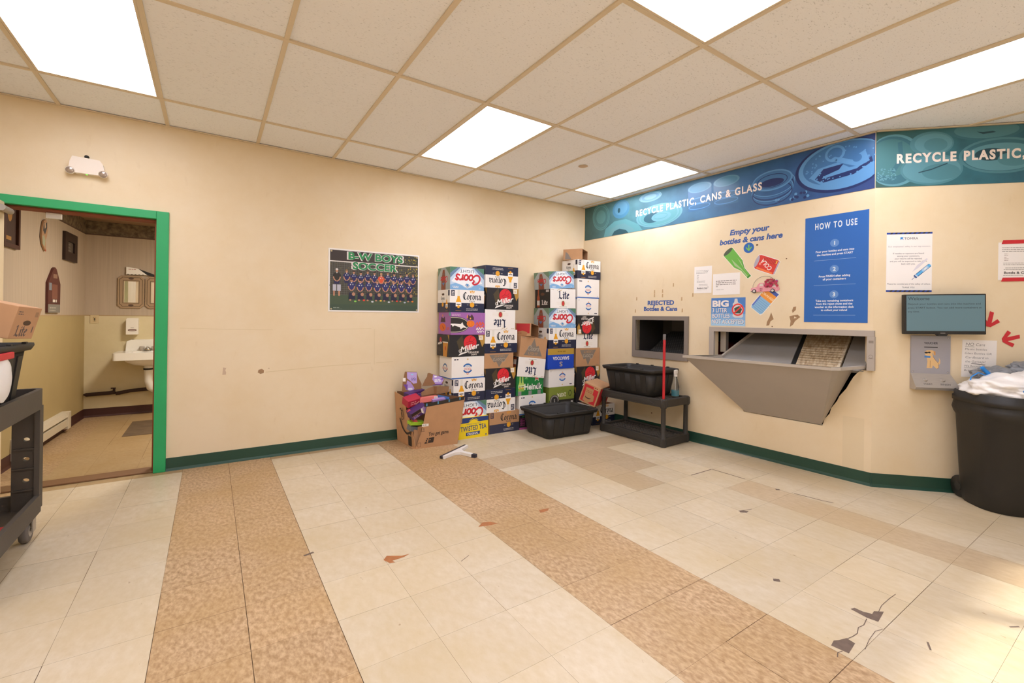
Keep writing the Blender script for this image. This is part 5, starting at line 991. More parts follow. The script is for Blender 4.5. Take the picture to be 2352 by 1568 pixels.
mb=MB(); mb.lathe([(.0125,0),(.0125,.575),(.012,.578)],(0,0,0),RP,n=16); mb.build('shaft',t); mb=MB(); mb.lathe([(.0145,.575),(.0145,.625),(.011,.63)],(0,0,0),mat('grey_tip','#6f6a66',.5),n=16); mb.build('tip',t)
def spray():
    t=thing('spray_bottle','clear spray bottle with blue liquid and white trigger on the shelf end','bottle',onB(1.50,.155,.4605),(0,0,.4))
    CL=mat('clear_plastic','#f2f4f2',.08,trans=.95); BQ=mat('blue_liquid','#63bdd2',.2,trans=.35)
    mb=MB(); mb.lathe([(.036,0),(.038,.01),(.038,.1),(.03,.14),(.016,.19),(.014,.205)],(0,0,0),CL,n=20); mb.build('body',t)
    mb=MB(); mb.lathe([(.033,.003),(.035,.012),(.035,.062)],(0,0,0),BQ,n=20); mb.build('liquid',t)
    mb=MB(); mb.lathe([(.018,.2),(.018,.225)],(0,0,0),WHITEP,n=16); mb.hexa([V(-.02,-.014,.225),V(.035,-.014,.225),V(-.02,.014,.225),V(.035,.014,.225),V(-.03,-.012,.265),V(.05,-.01,.265),V(-.03,.012,.265),V(.05,.01,.265)],WHITEP); mb.hexa([V(.032,-.006,.19),V(.04,-.006,.19),V(.032,.006,.19),V(.04,.006,.19),V(.02,-.006,.23),V(.03,-.006,.23),V(.02,.006,.23),V(.03,.006,.23)],WHITEP); mb.build('trigger_head',t,.002)
    mb=MB(); mb.tube([(0,0,.02),(0,0,.2)],.0025,WHITEP,6); mb.build('dip_tube',t)
spray()
def squeegee():
    t=thing('squeegee','white window squeegee with dark rubber edge lying on the floor tiles','squeegee',(1.86,3.70,.012),(0,0,.54))
    mb=MB(); W=mat('squeegee_white','#e9e4de',.4)
    mb.prism([(-.2,.0),(.2,.0),(.2,-.022),(.06,-.036),(.02,-.075),(.002,-.18),(-.008,-.215),(-.048,-.215),(-.042,-.18),(-.025,-.075),(-.06,-.04),(-.2,-.022)],Fr((0,0,0),(1,0,0),(0,1,0)),-.01,.014,W); mb.build('handle',t,.005)
    mb=MB(); mb.box((-.205,-.003,-.006),(.205,.024,.012),mat('navy_rubber','#2a2733',.6)); mb.build('blade',t)
    mb=MB(); mb.prism([(-.05,-.2),(-.005,-.2),(-.01,-.24),(-.046,-.24)],Fr((0,0,0),(1,0,0),(0,1,0)),-.0115,.0155,mat('navy_rubber','#2a2733',.6)); mb.build('grip',t,.004)
squeegee()
def onC(s,d,z): return FC.p(s,z,d)
def trash():
    t=thing('trash_can','tall black wheeled trash can at the right edge, heaped with white bags','trash can'); t.matrix_world=FC.M()@Matrix(((1,0,0,0),(0,0,1,0),(0,1,0,0),(0,0,0,1)))
    # local: x along wall, y out from wall, z up
    def ring(hw,d0,d1,z,r=.14): return [V(x,y,z) for x,y in rrect(hw,(d1-d0)/2,min(r,(d1-d0)/2-.01),6,.79,(d0+d1)/2)]
    L=[(.295,.05,.40,0),(.30,.045,.41,.01),(.312,.04,.435,.12),(.335,.03,.49,.60),(.347,.025,.51,.625),(.354,.02,.525,.655),(.350,.022,.52,.675),(.346,.024,.515,.70),(.346,.024,.515,.705)]
    mb=MB(); mb.loft([ring(*q) for q in L],BLACKP,True,False); mb.poly(list(reversed(ring(*L[0]))),BLACKP); mb.build('body',t)
    mb=MB(); mb.loft([ring(.34,.03,.51,.70),ring(.352,.02,.525,.705),ring(.352,.02,.525,.735),ring(.345,.026,.515,.742),ring(.345,.026,.515,.772),ring(.338,.033,.508,.775),ring(.33,.04,.5,.70)],BLACKP,True,False); mb.build('rim',t)
    for x in(.535,1.045):
        w=MB(); w.lathe([(.02,-.02),(.072,-.02),(.076,-.012),(.076,.012),(.072,.02),(.02,.02)],(x-.01,.085,.077),BLACKP,(1,0,0),22); w.lathe([(.03,-.024),(.03,.024)],(x-.01,.085,.077),DGREY,(1,0,0),16); w.build('wheel',t)
    g=G(); 
trash()
from mathutils import noise as NZ
def blob(name,label,c,rad,seed,m,cat,amp=.25,sc=9,parent=None,squash=None,rot=0):
    bm=bmesh.new(); bmesh.ops.create_icosphere(bm,subdivisions=5,radius=1)
    for v in bm.verts:
        p=v.co.copy(); n=NZ.noise(p*2.1+V(seed,seed*2,0))*.5+NZ.noise(p*sc*.5+V(seed,0,seed))*.3+abs(NZ.noise(p*sc+V(0,seed,0)))*.22+abs(NZ.noise(p*sc*2.3+V(seed,0,0)))*.12
        q=p*(1+amp*n); v.co=V(q.x*rad[0],q.y*rad[1],q.z*rad[2])
    me=bpy.data.meshes.new(name); bm.to_mesh(me); bm.free(); me.materials.append(m)
    for p in me.polygons: p.use_smooth=True
    o=bpy.data.objects.new(name,me); col.objects.link(o); o.location=c; o.rotation_euler=(0,0,rot)
    if parent: o.parent=parent
    else: tag(o,label,cat,'bags heaped in the trash can')
    return o
BAGW=mat('white_bag_film','#efe9e2',.35); BAGG=mat('grey_bag_film','#8d8f92',.35,noise=.4,nscale=12)
blob('trash_bag','crumpled white trash bag spread over the near left side of the trash can',onC(.70,.27,.80),(.25,.24,.095),3,BAGW,'bag',.35,7,rot=-.75)
blob('trash_bag','bulging bright white bag on the right of the heap in the trash can',onC(.92,.26,.84),(.22,.22,.12),9,BAGW,'bag',.25,5,rot=-.75)
blob('shopping_bag','grey translucent bag lying behind the white bags by the handwritten note',onC(.72,.09,.885),(.14,.07,.05),5,BAGG,'bag',.45,9,rot=-.75)
blob('shopping_bag','grey crumpled bag on top of the heap nearest the right edge',onC(.96,.10,.93),(.16,.07,.055),12,BAGG,'bag',.45,9,rot=-.75)
TIE=mat('blue_tie','#1f86d8',.4)
def tie(label,pts,w=.007):
    mb=MB(); P=[onC(*p) for p in pts]; mb.tube(P,w,TIE,8); o=mb.build('bag_tie'); tag(o,label,'tie','blue drawstrings on the trash bags')
tie('blue drawstring looping off the left end of the white bag',[(.49,.2,.835),(.505,.19,.87),(.55,.185,.90),(.59,.18,.885),(.63,.18,.88)],.004)
tie('broad knotted blue drawstring against the grey bag',[(.585,.165,.935),(.605,.16,.915),(.625,.16,.895),(.635,.165,.875)],.012)
tie('blue drawstring loop lying across the front of the white bag',[(.575,.50,.815),(.60,.495,.845),(.63,.48,.875),(.65,.475,.893),(.665,.47,.888),(.655,.475,.87),(.625,.485,.85)],.006)
# utility cart at the left edge
def cart():
    t=thing('utility_cart','black plastic utility cart at the left edge by the doorway','cart',(-.99,3.07,0)); o=V(-.99,3.07,0); m=mat('cart_plastic','#524b44',.55,noise=.15,nscale=7,bump=.06,bscale=180)
    x0,x1,y0,y1=-.23,.23,-.45,.45
    def tray(name,z0,z1,fl):
        mb=MB(); w=.022
        P=rrect(.23,.45,.045,4); Q=rrect(.23-w,.45-w,.03,4)
        mb.prism(P,Fr((0,0,0),(1,0,0),(0,1,0)),z0,z1,m,[Q]); mb.prism(Q,Fr((0,0,0),(1,0,0),(0,1,0)),fl-.01,fl,m)
        mb.build(name,t,.006)
    tray('upper_tray',.70,.808,.725); tray('lower_tray',.14,.235,.16)
    S=lambda sx,sy:Fr((sx*.138,sy*.415,0),(1,0,0),(0,0,1))
    for sx in(-1,1):
        for sy in(-1,1):
            mb=MB(); hs=[[(.0+.014*math.cos(2*PI*k/14),zc+.011*math.sin(2*PI*k/14)) for k in range(14)] for zc in(.54,.435,.32)]
            mb.prism([(-.055,.16),(.055,.16),(.055,.715),(-.055,.715)],Fr((sx*.172,sy*.41,0),(1,0,0),(0,0,1)),-.012,.012,m,hs)
            mb.box((sx*.2175-.0105,sy*.41-.03,.16),(sx*.2175+.0105,sy*.41+.03,.715),m)
            for zc in(.49,.385,.27): mb.box((sx*.172-.05,sy*.41-.026,zc-.004),(sx*.172+.05,sy*.41-.012,zc+.004),m)
            mb.build('leg',t)
            w=MB(); C_=V(sx*.185,sy*.36,.064); w.lathe([(.02,-.017),(.058,-.017),(.064,-.01),(.064,.01),(.058,.017),(.02,.017)],C_,mat('grey_tyre','#6f6862',.6),(1,0,0),22); w.lathe([(.034,-.0185),(.034,.0185)],C_,mat('caster_hub','#b3aaa0',.5),(1,0,0),18); w.lathe([(.008,-.03),(.008,.03)],C_,STEEL2,(1,0,0),10); wh=w.build('caster',t)
            w=MB(); w.box(tuple(C_+V(-.032,-.025,-.01)),tuple(C_+V(-.027,.025,.078)),STEEL2); w.box(tuple(C_+V(.027,-.025,-.01)),tuple(C_+V(.032,.025,.078)),STEEL2); w.box(tuple(C_+V(-.032,-.03,.07)),tuple(C_+V(.032,.03,.08)),STEEL2); w.build('fork',wh)
cart()
t=tub('black tub riding on the upper tray of the utility cart',(-.975,2.98,.7255),PI/2,w=.55,d=.33,h=.345,flare=.042)
def litebox():
    def fr_(g,w,h):
        i=K('#6a5a54',.8); k=h*.3; bl(g,LITE,w*.2,h*.1,k,h*.06,i,kx=k*.9); g.lines(w*.08,h*.82,w*.25,2,h*.07,i,h*.03); g.rect(w*.78,h*.7,w*.92,h*.86,K('#a88563',.8)); g.ell(w*.55,h*.5,w*.16,h*.08,K('#4a3020')); g.rect(w*.84,h*.2,w*.88,h*.4,i)
    def sd(g,w,h): g.text('LN',w*.62,h*.5,h*.26,K('#4a4070',.8),bold=.03,shear=.1); g.text('8',w*.62,h*.14,h*.24,K('#4a4070',.8),bold=.03)
    mb=MB(); kb=mat('pink_kraft','#c79a72',.8,noise=.06,nscale=10); w,d,h=.2,.3,.155; mb.box((-w/2,0,0),(w/2,d,h),kb); g=G(); fr_(g,w,h); g.put(mb,Fr((-w/2,0,0),(1,0,0),(0,0,1))); g=G(); sd(g,d,h); g.put(mb,Fr((-w/2,d,0),(0,-1,0),(0,0,1)))
    o=mb.build('beer_case',None,.003,(-.785,2.98,1.09)); o.matrix_world=Matrix.Translation((-.752,3.08,1.098))@Matrix.Rotation(.24,4,'Y')@Matrix.Rotation(1.4,4,'Z'); tag(o,'light brown case with a handle hole tilted on the tub on the cart','box')
litebox()
blob('shopping_bag','white bag with a red top hanging on the tub on the cart',(-.757,2.88,.93),(.02,.09,.1),6,mat('white_bag','#f4f1ee',.4),'bag',.12,5)
b=bpy.data.objects['shopping_bag.002']; b['group']='white bag on the cart'; del b['group']
mb=MB(); mb.box((-.012,-.09,0),(.012,.09,.03),mat('red_bag_trim','#d02433',.5)); q=mb.build('red_trim',b,.004); q.location=(.004,0,.085)
mb=MB(); mb.box((-.06,-.05,0),(.06,.05,.03),mat('red_packet','#c32632',.5)); o=mb.build('packet',None,.006,(-.84,3.12,.1605)); tag(o,'small red packet on the lower tray of the cart','packet')
# ---------------------------------------------------------------- poster, emergency light, door, restroom
def soccer(g,w,h):
    rr=random.Random(12); b=.014
    g.rect(b,b,w-b,h-b,K('#3c3a30')); g.up(); g.rect(b,h*.12,w-b,h*.27,K('#46563f')); g.rect(b,b,w-b,h*.12,K('#3f5140')); g.rect(b,h*.8,w*.4,h-b,K('#3a302c')); g.rect(b,h*.27,w*.28,h*.79,K('#47443a')); g.up()
    for i in range(260):
        x,y=rr.uniform(w*.62,w-b-.006),rr.uniform(h*.32,h-b-.006)
        if rr.random()<.35 or x>w*.83: g.ell(x,y,.006,.005,K(['#c8b13a','#8b8a35','#57592f','#b59a32'][i//65]),6)
    for i in range(70): x,y=rr.uniform(b,w*.62),rr.uniform(h*.3,h*.78); g.ell(x,y,.006,.004,K(['#5d5238','#3a3a2c','#6b6a3c'][i//24]),6)
    g.up()
    for i in range(40): x=b+(w-2*b)*i/40; g.rect(x,h*.27,x+.0011,h*.8,K('#7c7b74'))
    for i in range(16): y=h*(.27+.033*i); g.rect(b,y,w-b,y+.0011,K('#7c7b74'))
    g.up(); g.rect(b,h*.79,w-b,h*.807,K('#e3ddd4')); g.up()
    def man(x,y,s,hair,jersey='#2a2a63',num=True,seat=False):
        k=K('#c08a6c'); j=K(jersey); n='#%s'%hair
        if not seat: g.poly([(x-.5*s,y-2.3*s),(x+.5*s,y-2.3*s),(x+.55*s,y-1.2*s),(x-.55*s,y-1.2*s)],K('#26264f'))
        g.poly([(x-.75*s,y-.35*s),(x-.3*s,y+.02*s),(x+.3*s,y+.02*s),(x+.75*s,y-.35*s),(x+.8*s,y-.9*s),(x+.52*s,y-.85*s),(x+.5*s,y-1.7*s),(x-.5*s,y-1.7*s),(x-.52*s,y-.85*s),(x-.8*s,y-.9*s)],j)
        g.up(); g.stroke([(x-.66*s,y-.9*s),(x-.5*s,y-1.4*s),(x-.1*s,y-1.75*s)],.2*s,k); g.stroke([(x+.66*s,y-.9*s),(x+.5*s,y-1.4*s),(x+.1*s,y-1.75*s)],.2*s,k)
        g.ell(x,y+.42*s,.26*s,.36*s,k,12); g.poly([(x-.2*s,y+.03*s),(x+.2*s,y+.03*s),(x,y-.2*s)],K('#ded8d6')); g.up(); g.ell(x,y+.66*s,.28*s,.2*s,K(n),10)
        if num: g.rect(x-.3*s,y-.6*s,x-.12*s,y-.35*s,K('#ded8d6')); g.ell(x+.28*s,y-.45*s,.13*s,.16*s,K('#9fb0ae'),8)
    H0=['8a6b45','4a3322','2c211a','6b5138','33261d','b08d5c','3c2c20','2a1f18','32251b','241c18','7a5b3b']
    for i in range(11):
        x=w*(.185+.074*i); man(x,h*(.62-.012*(i%3)),w*.046,H0[i],'#d8532a' if i==5 else '#26265c')
    g.L+=1; man(w*.085,h*.62,w*.052,'d6d0ca','#2c2822',False); g.up(); g.rect(w*.045,h*.33,w*.08,h*.43,K('#b9b9c4')); g.rect(w*.088,h*.33,w*.125,h*.43,K('#b9b9c4')); g.rect(w*.05,h*.25,w*.065,h*.33,K('#c08a6c')); g.rect(w*.1,h*.25,w*.118,h*.33,K('#c08a6c'))
    for i in range(8): x=w*(.235+.092*i); man(x,h*(.475-.01*(i%2)),w*.05,H0[(i*3+1)%11],'#2b2c66',True,True); 
    g.up()
    for i in range(8):
        x=w*(.235+.092*i); k=K('#b58468'); g.poly([(x-w*.03,h*.2),(x+w*.04,h*.2),(x+w*.03,h*.3),(x-w*.025,h*.31)],K('#1f1f3a')); g.ell(x+w*.022,h*.285,w*.018,h*.03,k,10); g.ell(x-w*.012,h*.19,w*.012,h*.014,k,8); g.L+=1; g.ell(x+w*.04,h*(.17+.02*(i%2)),w*.014,h*.014,K(['#8fd05a','#e2412f','#cfd3da','#e5c540','#cfd3da','#e2412f','#b9c3cf','#e5812f'][i]),8); g.L-=1
    g.L+=4
    for s,y,wd,x in(('B-W BOYS',.845,.6,.5),('SOCCER',.69,.49,.49)):
        hh=h*.115
        g.text(s,w*x,h*y,hh,K('#e6dcd8'),bold=.075,w=w*(wd+.03)); g.L+=2; g.text(s,w*x,h*y,hh,K('#2e8a50'),bold=.04,w=w*wd); g.L-=1
    for x,y in((b+.012,h-b-.012),(w-b-.012,b+.012),(w-b-.012,h-b-.012),(b+.012,b+.012)): g.ell(x,y,.008,.008,K('#cbb78c'),10)
    g.stroke([(b+.01,b+.012),(b+.11,b+.012)],.0015,K('#7d8a78')); g.lines(b+.03,b+.02,.06,1,.01,K('#8d988a'),.006)
sheet('team_poster','soccer team photo poster with green lettering on the far wall','poster',FA.at(.9,1.268).rot(.006),.885,.588,PAPER,soccer,.003,.0002)
def emergency():
    t=thing('emergency_light','white twin head emergency light above the green doorway','light',(-.75,YA,2.265)); L=XZ
    mb=MB(); P=[(-.075,.065),(-.088,.03),(-.095,-.03),(-.06,-.05),(.06,-.05),(.1,-.03),(.088,.03),(.07,.058)]
    W=mat('emergency_white','#efe2d2',.5); mb.prism(P,L,.0,.045,W); mb.build('housing',t,.012,seg=3)
    for x in(-.085,.09):
        b=MB(); b.lathe([(.026,0),(.027,.012),(.024,.018)],(x,-.035,-.036),W,(0,-1,-.25),20); bd=b.build('lamp_head',t); q=MB(); q.lathe([(.0235,.0175),(.017,.023),(.004,.025)],(x,-.035,-.036),mat('lamp_reflector','#b5a79b',.15,.6),(0,-1,-.25),18); q.build('lens',bd)
    b=MB(); b.lathe([(.006,0),(.006,.003)],(.0,-.03,-.051),mat('green_led','#7be05a',.4,emit=1.5),(0,-.3,-1),8); b.build('indicator',t)
emergency()
mb=MB(); mb.lathe([(.012,0),(.014,.006),(.012,.02),(.004,.025)],(0,0,0),BLACKP,(0,-1,0),14); o=mb.build('camera_knob',None,0,(-.755,YA-.0005,2.342)); tag(o,'tiny black round sensor just above the emergency light','sensor')
# doorway
d=bpy.data.objects.new('door_1',None); col.objects.link(d); struct(d)
mb=MB(); X0,X1,ZT=DL,DR,DH; w=.077
mb.box((X1-w,YA-.018,0),(X1,YA+.14,ZT),GREEN); mb.box((X0,YA-.018,ZT-.06),(X1-w,YA+.14,ZT),GREEN); mb.box((X0,YA-.018,0),(X0+.02,YA+.14,ZT-.06),GREEN)
mb.box((X1-w-.012,YA+.03,0),(X1-w,YA+.14,ZT-.06),RUST); mb.box((X0+.02,YA+.03,ZT-.075),(X1-w-.012,YA+.14,ZT-.06),RUST)
mb.build('door_frame',d,.003)
mb=MB(); mb.box((X1-w-.0015,YA+.0,.955),(X1-w+.001,YA+.022,1.05),STEEL2); mb.build('strike_plate',d)
mb=MB(); mb.box((X0+.02,YA+.01,.0005),(X1-w,YA+.15,.012),mat('threshold_brown','#7a5636',.6)); mb.build('threshold',d,.003)
leafM=wallmat('door_leaf_cream','#e6d4b0','#dcc6a0')
mb=MB(); mb.box((X0+.04,YA-.93,.012),(X0+.085,YA-.02,ZT-.055),leafM); lf=mb.build('door_leaf',d,.002)
mb=MB(); mb.tube([(X0+.106,YA-.16,1.9),(X0+.106,YA-.0,1.9)],.021,STEEL,14); mb.build('door_closer',d)
mb=MB(); mb.box((-.985,YA+.10,1.895),(-.905,YA+.13,1.935),WHITEP); mb.build('door_catch',d,.002)
# restroom shell
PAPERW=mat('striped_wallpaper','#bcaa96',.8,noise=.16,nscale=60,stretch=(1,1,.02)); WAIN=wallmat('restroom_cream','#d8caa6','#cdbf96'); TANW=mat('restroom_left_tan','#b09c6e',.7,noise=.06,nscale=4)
YB=7.14; xl0,xl1=-1.335,-1.222
FRB=Fr((xl1,YB,0),(1,0,0),(0,0,1)); FRL=Fr((xl0,4.5,0),(xl1-xl0,YB-4.5,0),(0,0,1)); LL=(V(xl1,YB,0)-V(xl0,4.5,0)).length
ww=1.9
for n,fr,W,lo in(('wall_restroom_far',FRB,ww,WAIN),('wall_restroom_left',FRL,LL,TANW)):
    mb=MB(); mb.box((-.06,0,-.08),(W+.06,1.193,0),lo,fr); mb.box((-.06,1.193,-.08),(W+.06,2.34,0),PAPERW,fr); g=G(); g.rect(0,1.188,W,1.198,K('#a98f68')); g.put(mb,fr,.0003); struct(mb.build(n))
mb=MB(); mb.box((.68,4.55,0),(.76,7.2,2.34),WAIN); struct(mb.build('wall_restroom_right'))
mb=MB(); mb.box((-1.42,4.54,2.3),(.76,7.2,2.36),mat('restroom_ceiling','#9a7c60',.9)); struct(mb.build('ceiling_restroom'))
BORD=mat('floral_border','#43352b',.8,noise=.5,nscale=26,c2='#8d7b62')
for n,fr,W in(('trim_1',FRB,ww),('trim_2',FRL,LL)):
    mb=MB(); mb.box((0,2.145,.0005),(W,2.299,.004),BORD,fr); mb.box((0,2.135,.0005),(W,2.146,.007),mat('border_edge','#5a4436',.7),fr); struct(mb.build(n))
base('baseboard_restroom_far',FRB,.004,ww,BRN,.1); base('baseboard_restroom_left',FRL,0,LL-.004,BRN,.1)
mb=MB(); mb.box((-.72,5.86,.0008),(-.2,6.62,.003),mat('worn_floor_patch','#6f5a43',.8,noise=.4,nscale=9)); o=mb.build('floor_patch'); tag(o,'dark worn square patch on the restroom floor','patch')  # worn patch of the floor, built as a thin slab
rb=lambda x,z,d=0: FRB.p(x-xl1,z,d)
# sink
def sink():
    t=thing('sink','white wall hung sink with a chrome faucet in the restroom','sink'); t.location=(-.6,YB,0)
    mb=MB(); x0,x1=-.318,.318
    mb.prism([(x0+.07,.76),(x1-.07,.76),(x1-.08,.885),(x1-.12,.905),(x0+.12,.905),(x0+.08,.885)],XZ,.0,.05,PORC); mb.build('back_splash',t,.01)
    mb=MB(); o2=rrect(.318,.21,.03,4,0,-.212); i2=rrect(.2,.12,.1,6,.04,-.245); mb.prism(o2,Fr((0,0,0),(1,0,0),(0,1,0)),.685,.77,PORC,[i2])
    rg=lambda k,z:[V(.04+(x-.04)*k,-.245+(y+.245)*k,z) for x,y in i2]
    mb.loft([rg(1,.765),rg(.9,.70),rg(.5,.64)],PORC,True,False); mb.poly(rg(.5,.64),PORC); mb.build('basin',t,.008)
    mb=MB(); ro=lambda k,z:[V(.03+(x-.04)*k*1.25,-.235+(y+.245)*k*1.25,z) for x,y in i2]; mb.loft([ro(.3,.6),ro(.75,.62),ro(1.02,.66),ro(1.1,.69)],PORC); mb.build('bowl',t)
    mb=MB(); CH=mat('chrome','#c9c6c2',.12,1); mb.lathe([(.03,0),(.034,.015),(.02,.04),(.01,.05)],(-.035,-.085,.77),CH); mb.tube([(-.035,-.085,.805),(-.035,-.12,.82),(-.035,-.17,.805)],.011,CH); mb.build('spout',t)
    for x in(-.09,.025): b=MB(); b.lathe([(.016,0),(.016,.012),(.024,.02),(.026,.05),(.02,.056)],(x,-.085,.77),mat('acrylic_knob','#d8cfc4',.1,trans=.5),n=12); b.build('tap_handle',t)
    mb=MB(); mb.box((-.085,-.135,.7702),(.0,-.125,.7716),BLK); mb.build('overflow_slot',t)
    mb=MB(); mb.tube([(-.01,-.24,.61),(-.01,-.24,.42),(.01,-.22,.34),(.06,-.19,.29),(.11,-.14,.31),(.13,-.06,.38)],[.045,.04,.042,.044,.042,.04],PORC,16); mb.lathe([(.05,0),(.05,.02)],(-.01,-.24,.555),BLK); mb.build('drain_cover',t)
    mb=MB(); mb.tube([(.07,-.05,.63),(.07,-.05,.36)],.018,BLK,10); mb.build('supply_pipe',t)
sink()
def mirror(x0,x1,z0,z1,label):
    t=thing('mirror',label,'mirror',group='framed mirrors over the sink'); t.matrix_world=FRB.at(x0-xl1,z0).M(); L=Fr((0,0,0),(1,0,0),(0,1,0)); w,h=x1-x0,z1-z0
    mb=MB(); c=.03; P=[(0,c),(c*.6,c*.6),(c,0),(w-c,0),(w-c*.6,c*.6),(w,c),(w,h-c),(w-c*.6,h-c*.6),(w-c,h),(c,h),(c*.6,h-c*.6),(0,h-c)]
    i=.055; mb.prism(P,L,.0005,.02,mat('mirror_frame_tan','#a58a6c',.6),[[(i,i+.012),(w-i,i+.012),(w-i,h-i-.012),(i,h-i-.012)]]); g=G(); dk=K('#5c4b36'); Q=[(p[0]*.86+w*.07,p[1]*.9+h*.05) for p in P]; g.stroke(Q+[Q[0]],.006,dk); q=.048; g.stroke([(q,q+.01),(w-q,q+.01),(w-q,h-q-.01),(q,h-q-.01),(q,q+.01)],.005,dk)
    g.up()
    for y in(.034,h-.034): g.ell(w/2,y,.026,.012,K('#574136'))
    g.put(mb,L,.0203); mb.build('frame',t); b=MB(); b.box((i-.004,i,.004),(w-i+.004,h-i,.008),mat('mirror_glass','#e8e8e4',.02,1),L); b.build('glass',t)
mirror(-.93,-.683,1.287,1.677,'left framed mirror over the sink, showing red and white reflections'); mirror(-.672,-.425,1.287,1.677,'right framed mirror over the sink, cut off by the green door frame')
mb=MB(); L=Fr((0,0,0),(1,0,0),(0,1,0)); mb.prism([(0,0),(.2,0),(.29,-.02),(.3,0.0),(.11,.075),(0,.09)],L,.006,.03,WHT); g=G(); g.poly([(.11,.075),(.2,-.0),(.29,-.02),(.3,.0)],BLK); 
for k in range(5): g.rect(.01+k*.035,.0,.025+k*.035,.006,BLK)
g.lines(.02,.06,.08,1,.01,K('#a3544a'),.006); g.put(mb,L,.0303); o=mb.build('torn_carton'); o.matrix_world=FRB.at(-.853-xl1,1.692).M(); tag(o,'torn white and black carton resting on top of the restroom mirrors','carton')
def soap():
    t=thing('soap_dispenser','white soap dispenser on the restroom wall between mirror and sink','dispenser'); t.matrix_world=FRB.at(-.782-xl1,.97).M(); L=Fr((0,0,0),(1,0,0),(0,1,0))
    mb=MB(); mb.prism([(-.058,0),(.054,0),(.054,.18),(.044,.195),(-.048,.195),(-.058,.18)],L,.0005,.095,WHITEP); mb.build('body',t,.012,seg=3); mb=MB(); g=G(); g.ell(0,.052,.042,.013,K('#6b4a3f')); g.rect(-.016,.077,.016,.081,K('#6b5a50')); g.up(); g.ell(0,.05,.03,.006,K('#a8968a')); g.put(mb,L,.0955); mb.build('push_bar',t)
soap()
mb=MB(); L=Fr((0,0,0),(1,0,0),(0,1,0)); mb.box((0,0,.0005),(.075,.095,.006),mat('outlet_plate','#d3bf97',.5),L); g=G(); g.rect(.022,.018,.053,.077,K('#c4ad83')); g.up(); g.ell(.038,.05,.007,.009,BLK,10); g.ell(.038,.03,.004,.005,BLK,8); g.ell(.03,.066,.002,.004,BLK,6); g.put(mb,L,.0063); o=mb.build('wall_outlet'); o.matrix_world=FRB.at(-1.172-xl1,1.1).M(); tag(o,'cream wall outlet near the restroom corner','outlet')
t=thing('wall_pipe','dark brown insulated pipe running along the restroom wall under the sink','pipe'); PB=mat('brown_pipe','#3a2420',.7,noise=.2,nscale=20)
mb=MB(); mb.tube([rb(-1.215,.272,.03),rb(-1.19,.272,.05),rb(-.99,.278,.05),rb(-.935,.284,.05)],[.008,.022,.022,.024],PB,12); mb.tube([rb(-.93,.268,.05),rb(-.9,.272,.05),rb(-.8,.29,.05),rb(-.58,.304,.05),rb(-.5,.305,.03)],[.02,.022,.021,.022,.02],PB,12); mb.build('insulation',t)
mb=MB(); mb.tube([rb(-.945,.272,.05),rb(-.945,.33,.05)],.012,PB,10); mb.tube([rb(-.975,.332,.05),rb(-.93,.332,.05)],.007,PB,8); mb.build('valve',t)
# left restroom wall hangings   (s measured from FRL origin)
sl=lambda y:(y-4.5)/(YB-4.5)*LL
def frame_pic(name,label,y0,y1,z0,z1,fm,inner,draw=None,wd=.05):
    t=thing(name,label,'picture'); t.matrix_world=FRL.at(sl(y0),z0).M(); L=Fr((0,0,0),(1,0,0),(0,1,0)); w,h=sl(y1)-sl(y0),z1-z0
    mb=MB(); mb.prism([(0,0),(w,0),(w,h),(0,h)],L,.0005,.025,fm,[[(wd,wd),(w-wd,wd),(w-wd,h-wd),(wd,h-wd)]]); mb.build('frame',t,.003)
    mb=MB(); mb.box((wd-.003,wd-.003,.003),(w-wd+.003,h-wd+.003,.008),inner,L)
    if draw: g=G(); draw(g,w,h); g.put(mb,L,.0083)
    mb.build('picture',t)
DKW=mat('dark_wood','#2c1812',.5,noise=.2,nscale=12)
frame_pic('picture_frame','brown wooden picture with an ochre shape, partly cut by the door edge',4.93,5.22,1.72,2.09,mat('brown_wood','#4a2615',.5,noise=.25,nscale=10),mat('picture_brown','#3f2416',.6),lambda g,w,h:(g.ell(w*.5,h*.75,w*.15,h*.2,K('#a8793a')),g.rect(w*.17,h*.16,w*.6,h*.24,K('#a8793a'))),.03)
frame_pic('picture_frame','small dark framed picture on the left restroom wall near the corner',6.33,6.73,1.76,2.05,DKW,mat('picture_grey','#5d534a',.5),lambda g,w,h:g.lines(w*.4,h*.8,w*.25,6,h*.11,K('#8a8078'),h*.03),.09)
mb=MB(); L=Fr((0,0,0),(1,0,0),(0,1,0)); mb.prism([(.0,.12),(.03,.05),(.07,.02),(.1,.0),(.11,.03),(.1,.1),(.13,.14),(.15,.2),(.13,.26),(.1,.29),(.05,.27),(.015,.2)],L,.004,.016,mat('heron_tan','#b08a6a',.6)); g=G(); g.poly([(.03,.18),(.08,.15),(.13,.22),(.13,.27),(.08,.25),(.05,.26)],K('#4a4a4c')); g.poly([(.02,.06),(.08,.04),(.09,.1),(.06,.14),(.02,.13)],K('#a3a58a')); g.up(); g.poly([(.07,.2),(.1,.22),(.09,.26),(.06,.25)],K('#c4a588')); g.ell(.1,.01,.012,.012,K('#a5432e')); g.put(mb,L,.0163); o=mb.build('bird_plaque'); o.matrix_world=FRL.at(sl(5.71),1.78).M(); tag(o,'flat carved bird hanging between the two pictures in the restroom','plaque')
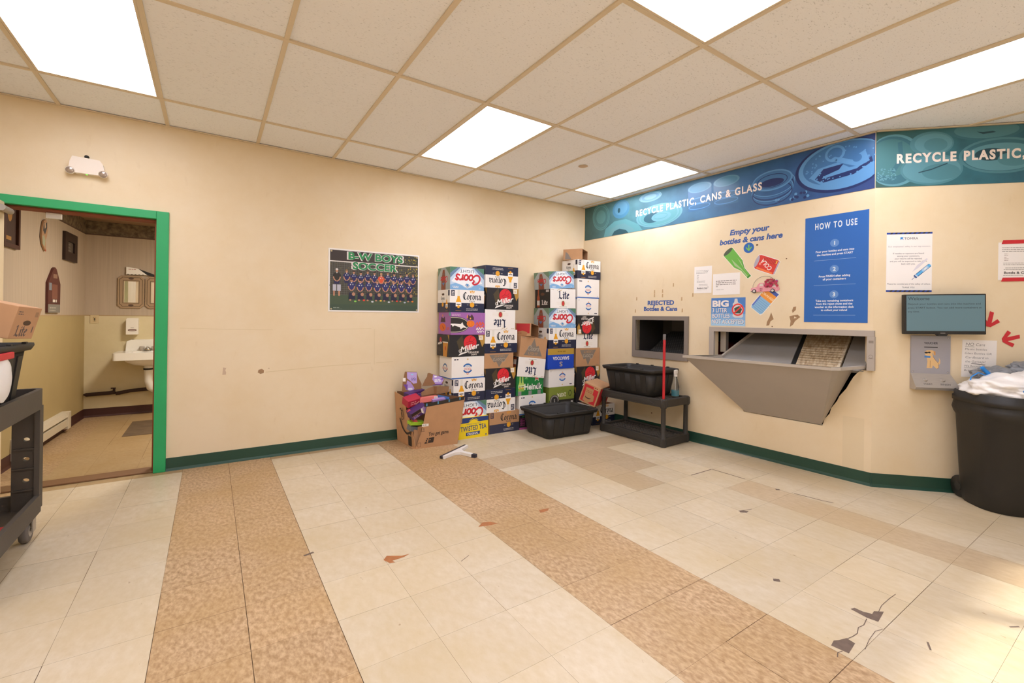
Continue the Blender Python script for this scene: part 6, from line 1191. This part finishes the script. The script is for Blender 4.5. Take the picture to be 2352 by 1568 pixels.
mb=MB(); P=[(0,0),(.33,0),(.335,.28),(.22,.42),(.18,.435),(.14,.42),(.0,.28)]; mb.prism(P,L,.0005,.02,mat('plaque_maroon','#5c2c26',.6,noise=.2,nscale=9)); g=G(); g.rect(.0,.0,.33,.08,K('#7d7870')); g.rect(.02,.21,.09,.28,K('#7d828a')); g.rect(.1,.13,.25,.27,K('#7a4a3c')); g.rect(.03,.09,.31,.1,K('#3c1c18')); g.up(); g.lines(.12,.1,.12,1,.01,K('#d9cfc4'),.025); g.lines(.04,.04,.25,2,.025,K('#a8a298'),.012); g.rect(.13,.33,.24,.37,K('#8d6a58')); g.put(mb,L,.0203); o=mb.build('boat_plaque'); o.matrix_world=FRL.at(sl(5.878),1.22).M(); tag(o,'maroon pointed wooden plaque on the left restroom wall','plaque')
t=thing('baseboard_heater','cream metal baseboard heater along the left restroom wall','heater'); t.matrix_world=FRL.at(sl(5.17),.04).M(); HM=mat('heater_cream','#d3c7b0',.45,noise=.08,nscale=7); w=1.22
mb=MB(); mb.prism([(.0005,0),(.012,0),(.02,.02),(.012,.025),(.012,.13),(.045,.14),(.06,.12),(.066,.125),(.05,.168),(.0005,.172)],Fr((0,0,0),(0,0,1),(0,1,0)),-w,0,HM) ; mb.build('casing',t); mb=MB(); mb.box((.02,.03,.03),(w-.02,.1,.062),HM,L); mb.build('front_panel',t,.002)
for x in(-.004,w-.08): b=MB(); b.box((x,.0,.0005),(x+.084,.172,.07),HM,L); b.build('end_cap',t,.003)
# ---------------------------------------------------------------- light and camera
W=bpy.data.worlds.new('World'); bpy.context.scene.world=W; W.use_nodes=True; bg=W.node_tree.nodes['Background']; bg.inputs[0].default_value=(.85,.93,1,1); bg.inputs[1].default_value=.6
sd=bpy.data.lights.new('sun','SUN'); sd.energy=7; sd.angle=math.radians(1.5); sd.color=(1,.97,.93); so=bpy.data.objects.new('sun',sd); col.objects.link(so)
dv=V(-.56,.83,-.55).normalized(); so.rotation_euler=dv.to_track_quat('-Z','Y').to_euler(); so.location=(5,-4,4)
ld=bpy.data.lights.new('restroom_fill','AREA'); ld.energy=38; ld.size=.4; ld.color=(1,.93,.84); lo=bpy.data.objects.new('restroom_fill',ld); col.objects.link(lo); lo.location=(.1,5.6,2.26)  # fill light added to brighten the restroom; no fixture is known here
cam=bpy.data.cameras.new('camera'); co=bpy.data.objects.new('camera',cam); col.objects.link(co)
cam.sensor_fit='HORIZONTAL'; cam.sensor_width=36; cam.lens=1039.8/2352*36; cam.shift_y=(730.7-784)/2352; cam.clip_start=.05
co.matrix_world=Matrix.Translation((0,0,H))@(Matrix.Rotation(-.5872,4,'Z')@Matrix.Rotation(PI/2,4,'X')@Matrix.Rotation(.0144,4,'Z'))
sc=bpy.context.scene; sc.camera=co
sc.view_settings.view_transform='Standard'; sc.view_settings.look='None'; sc.view_settings.exposure=0; sc.view_settings.gamma=1
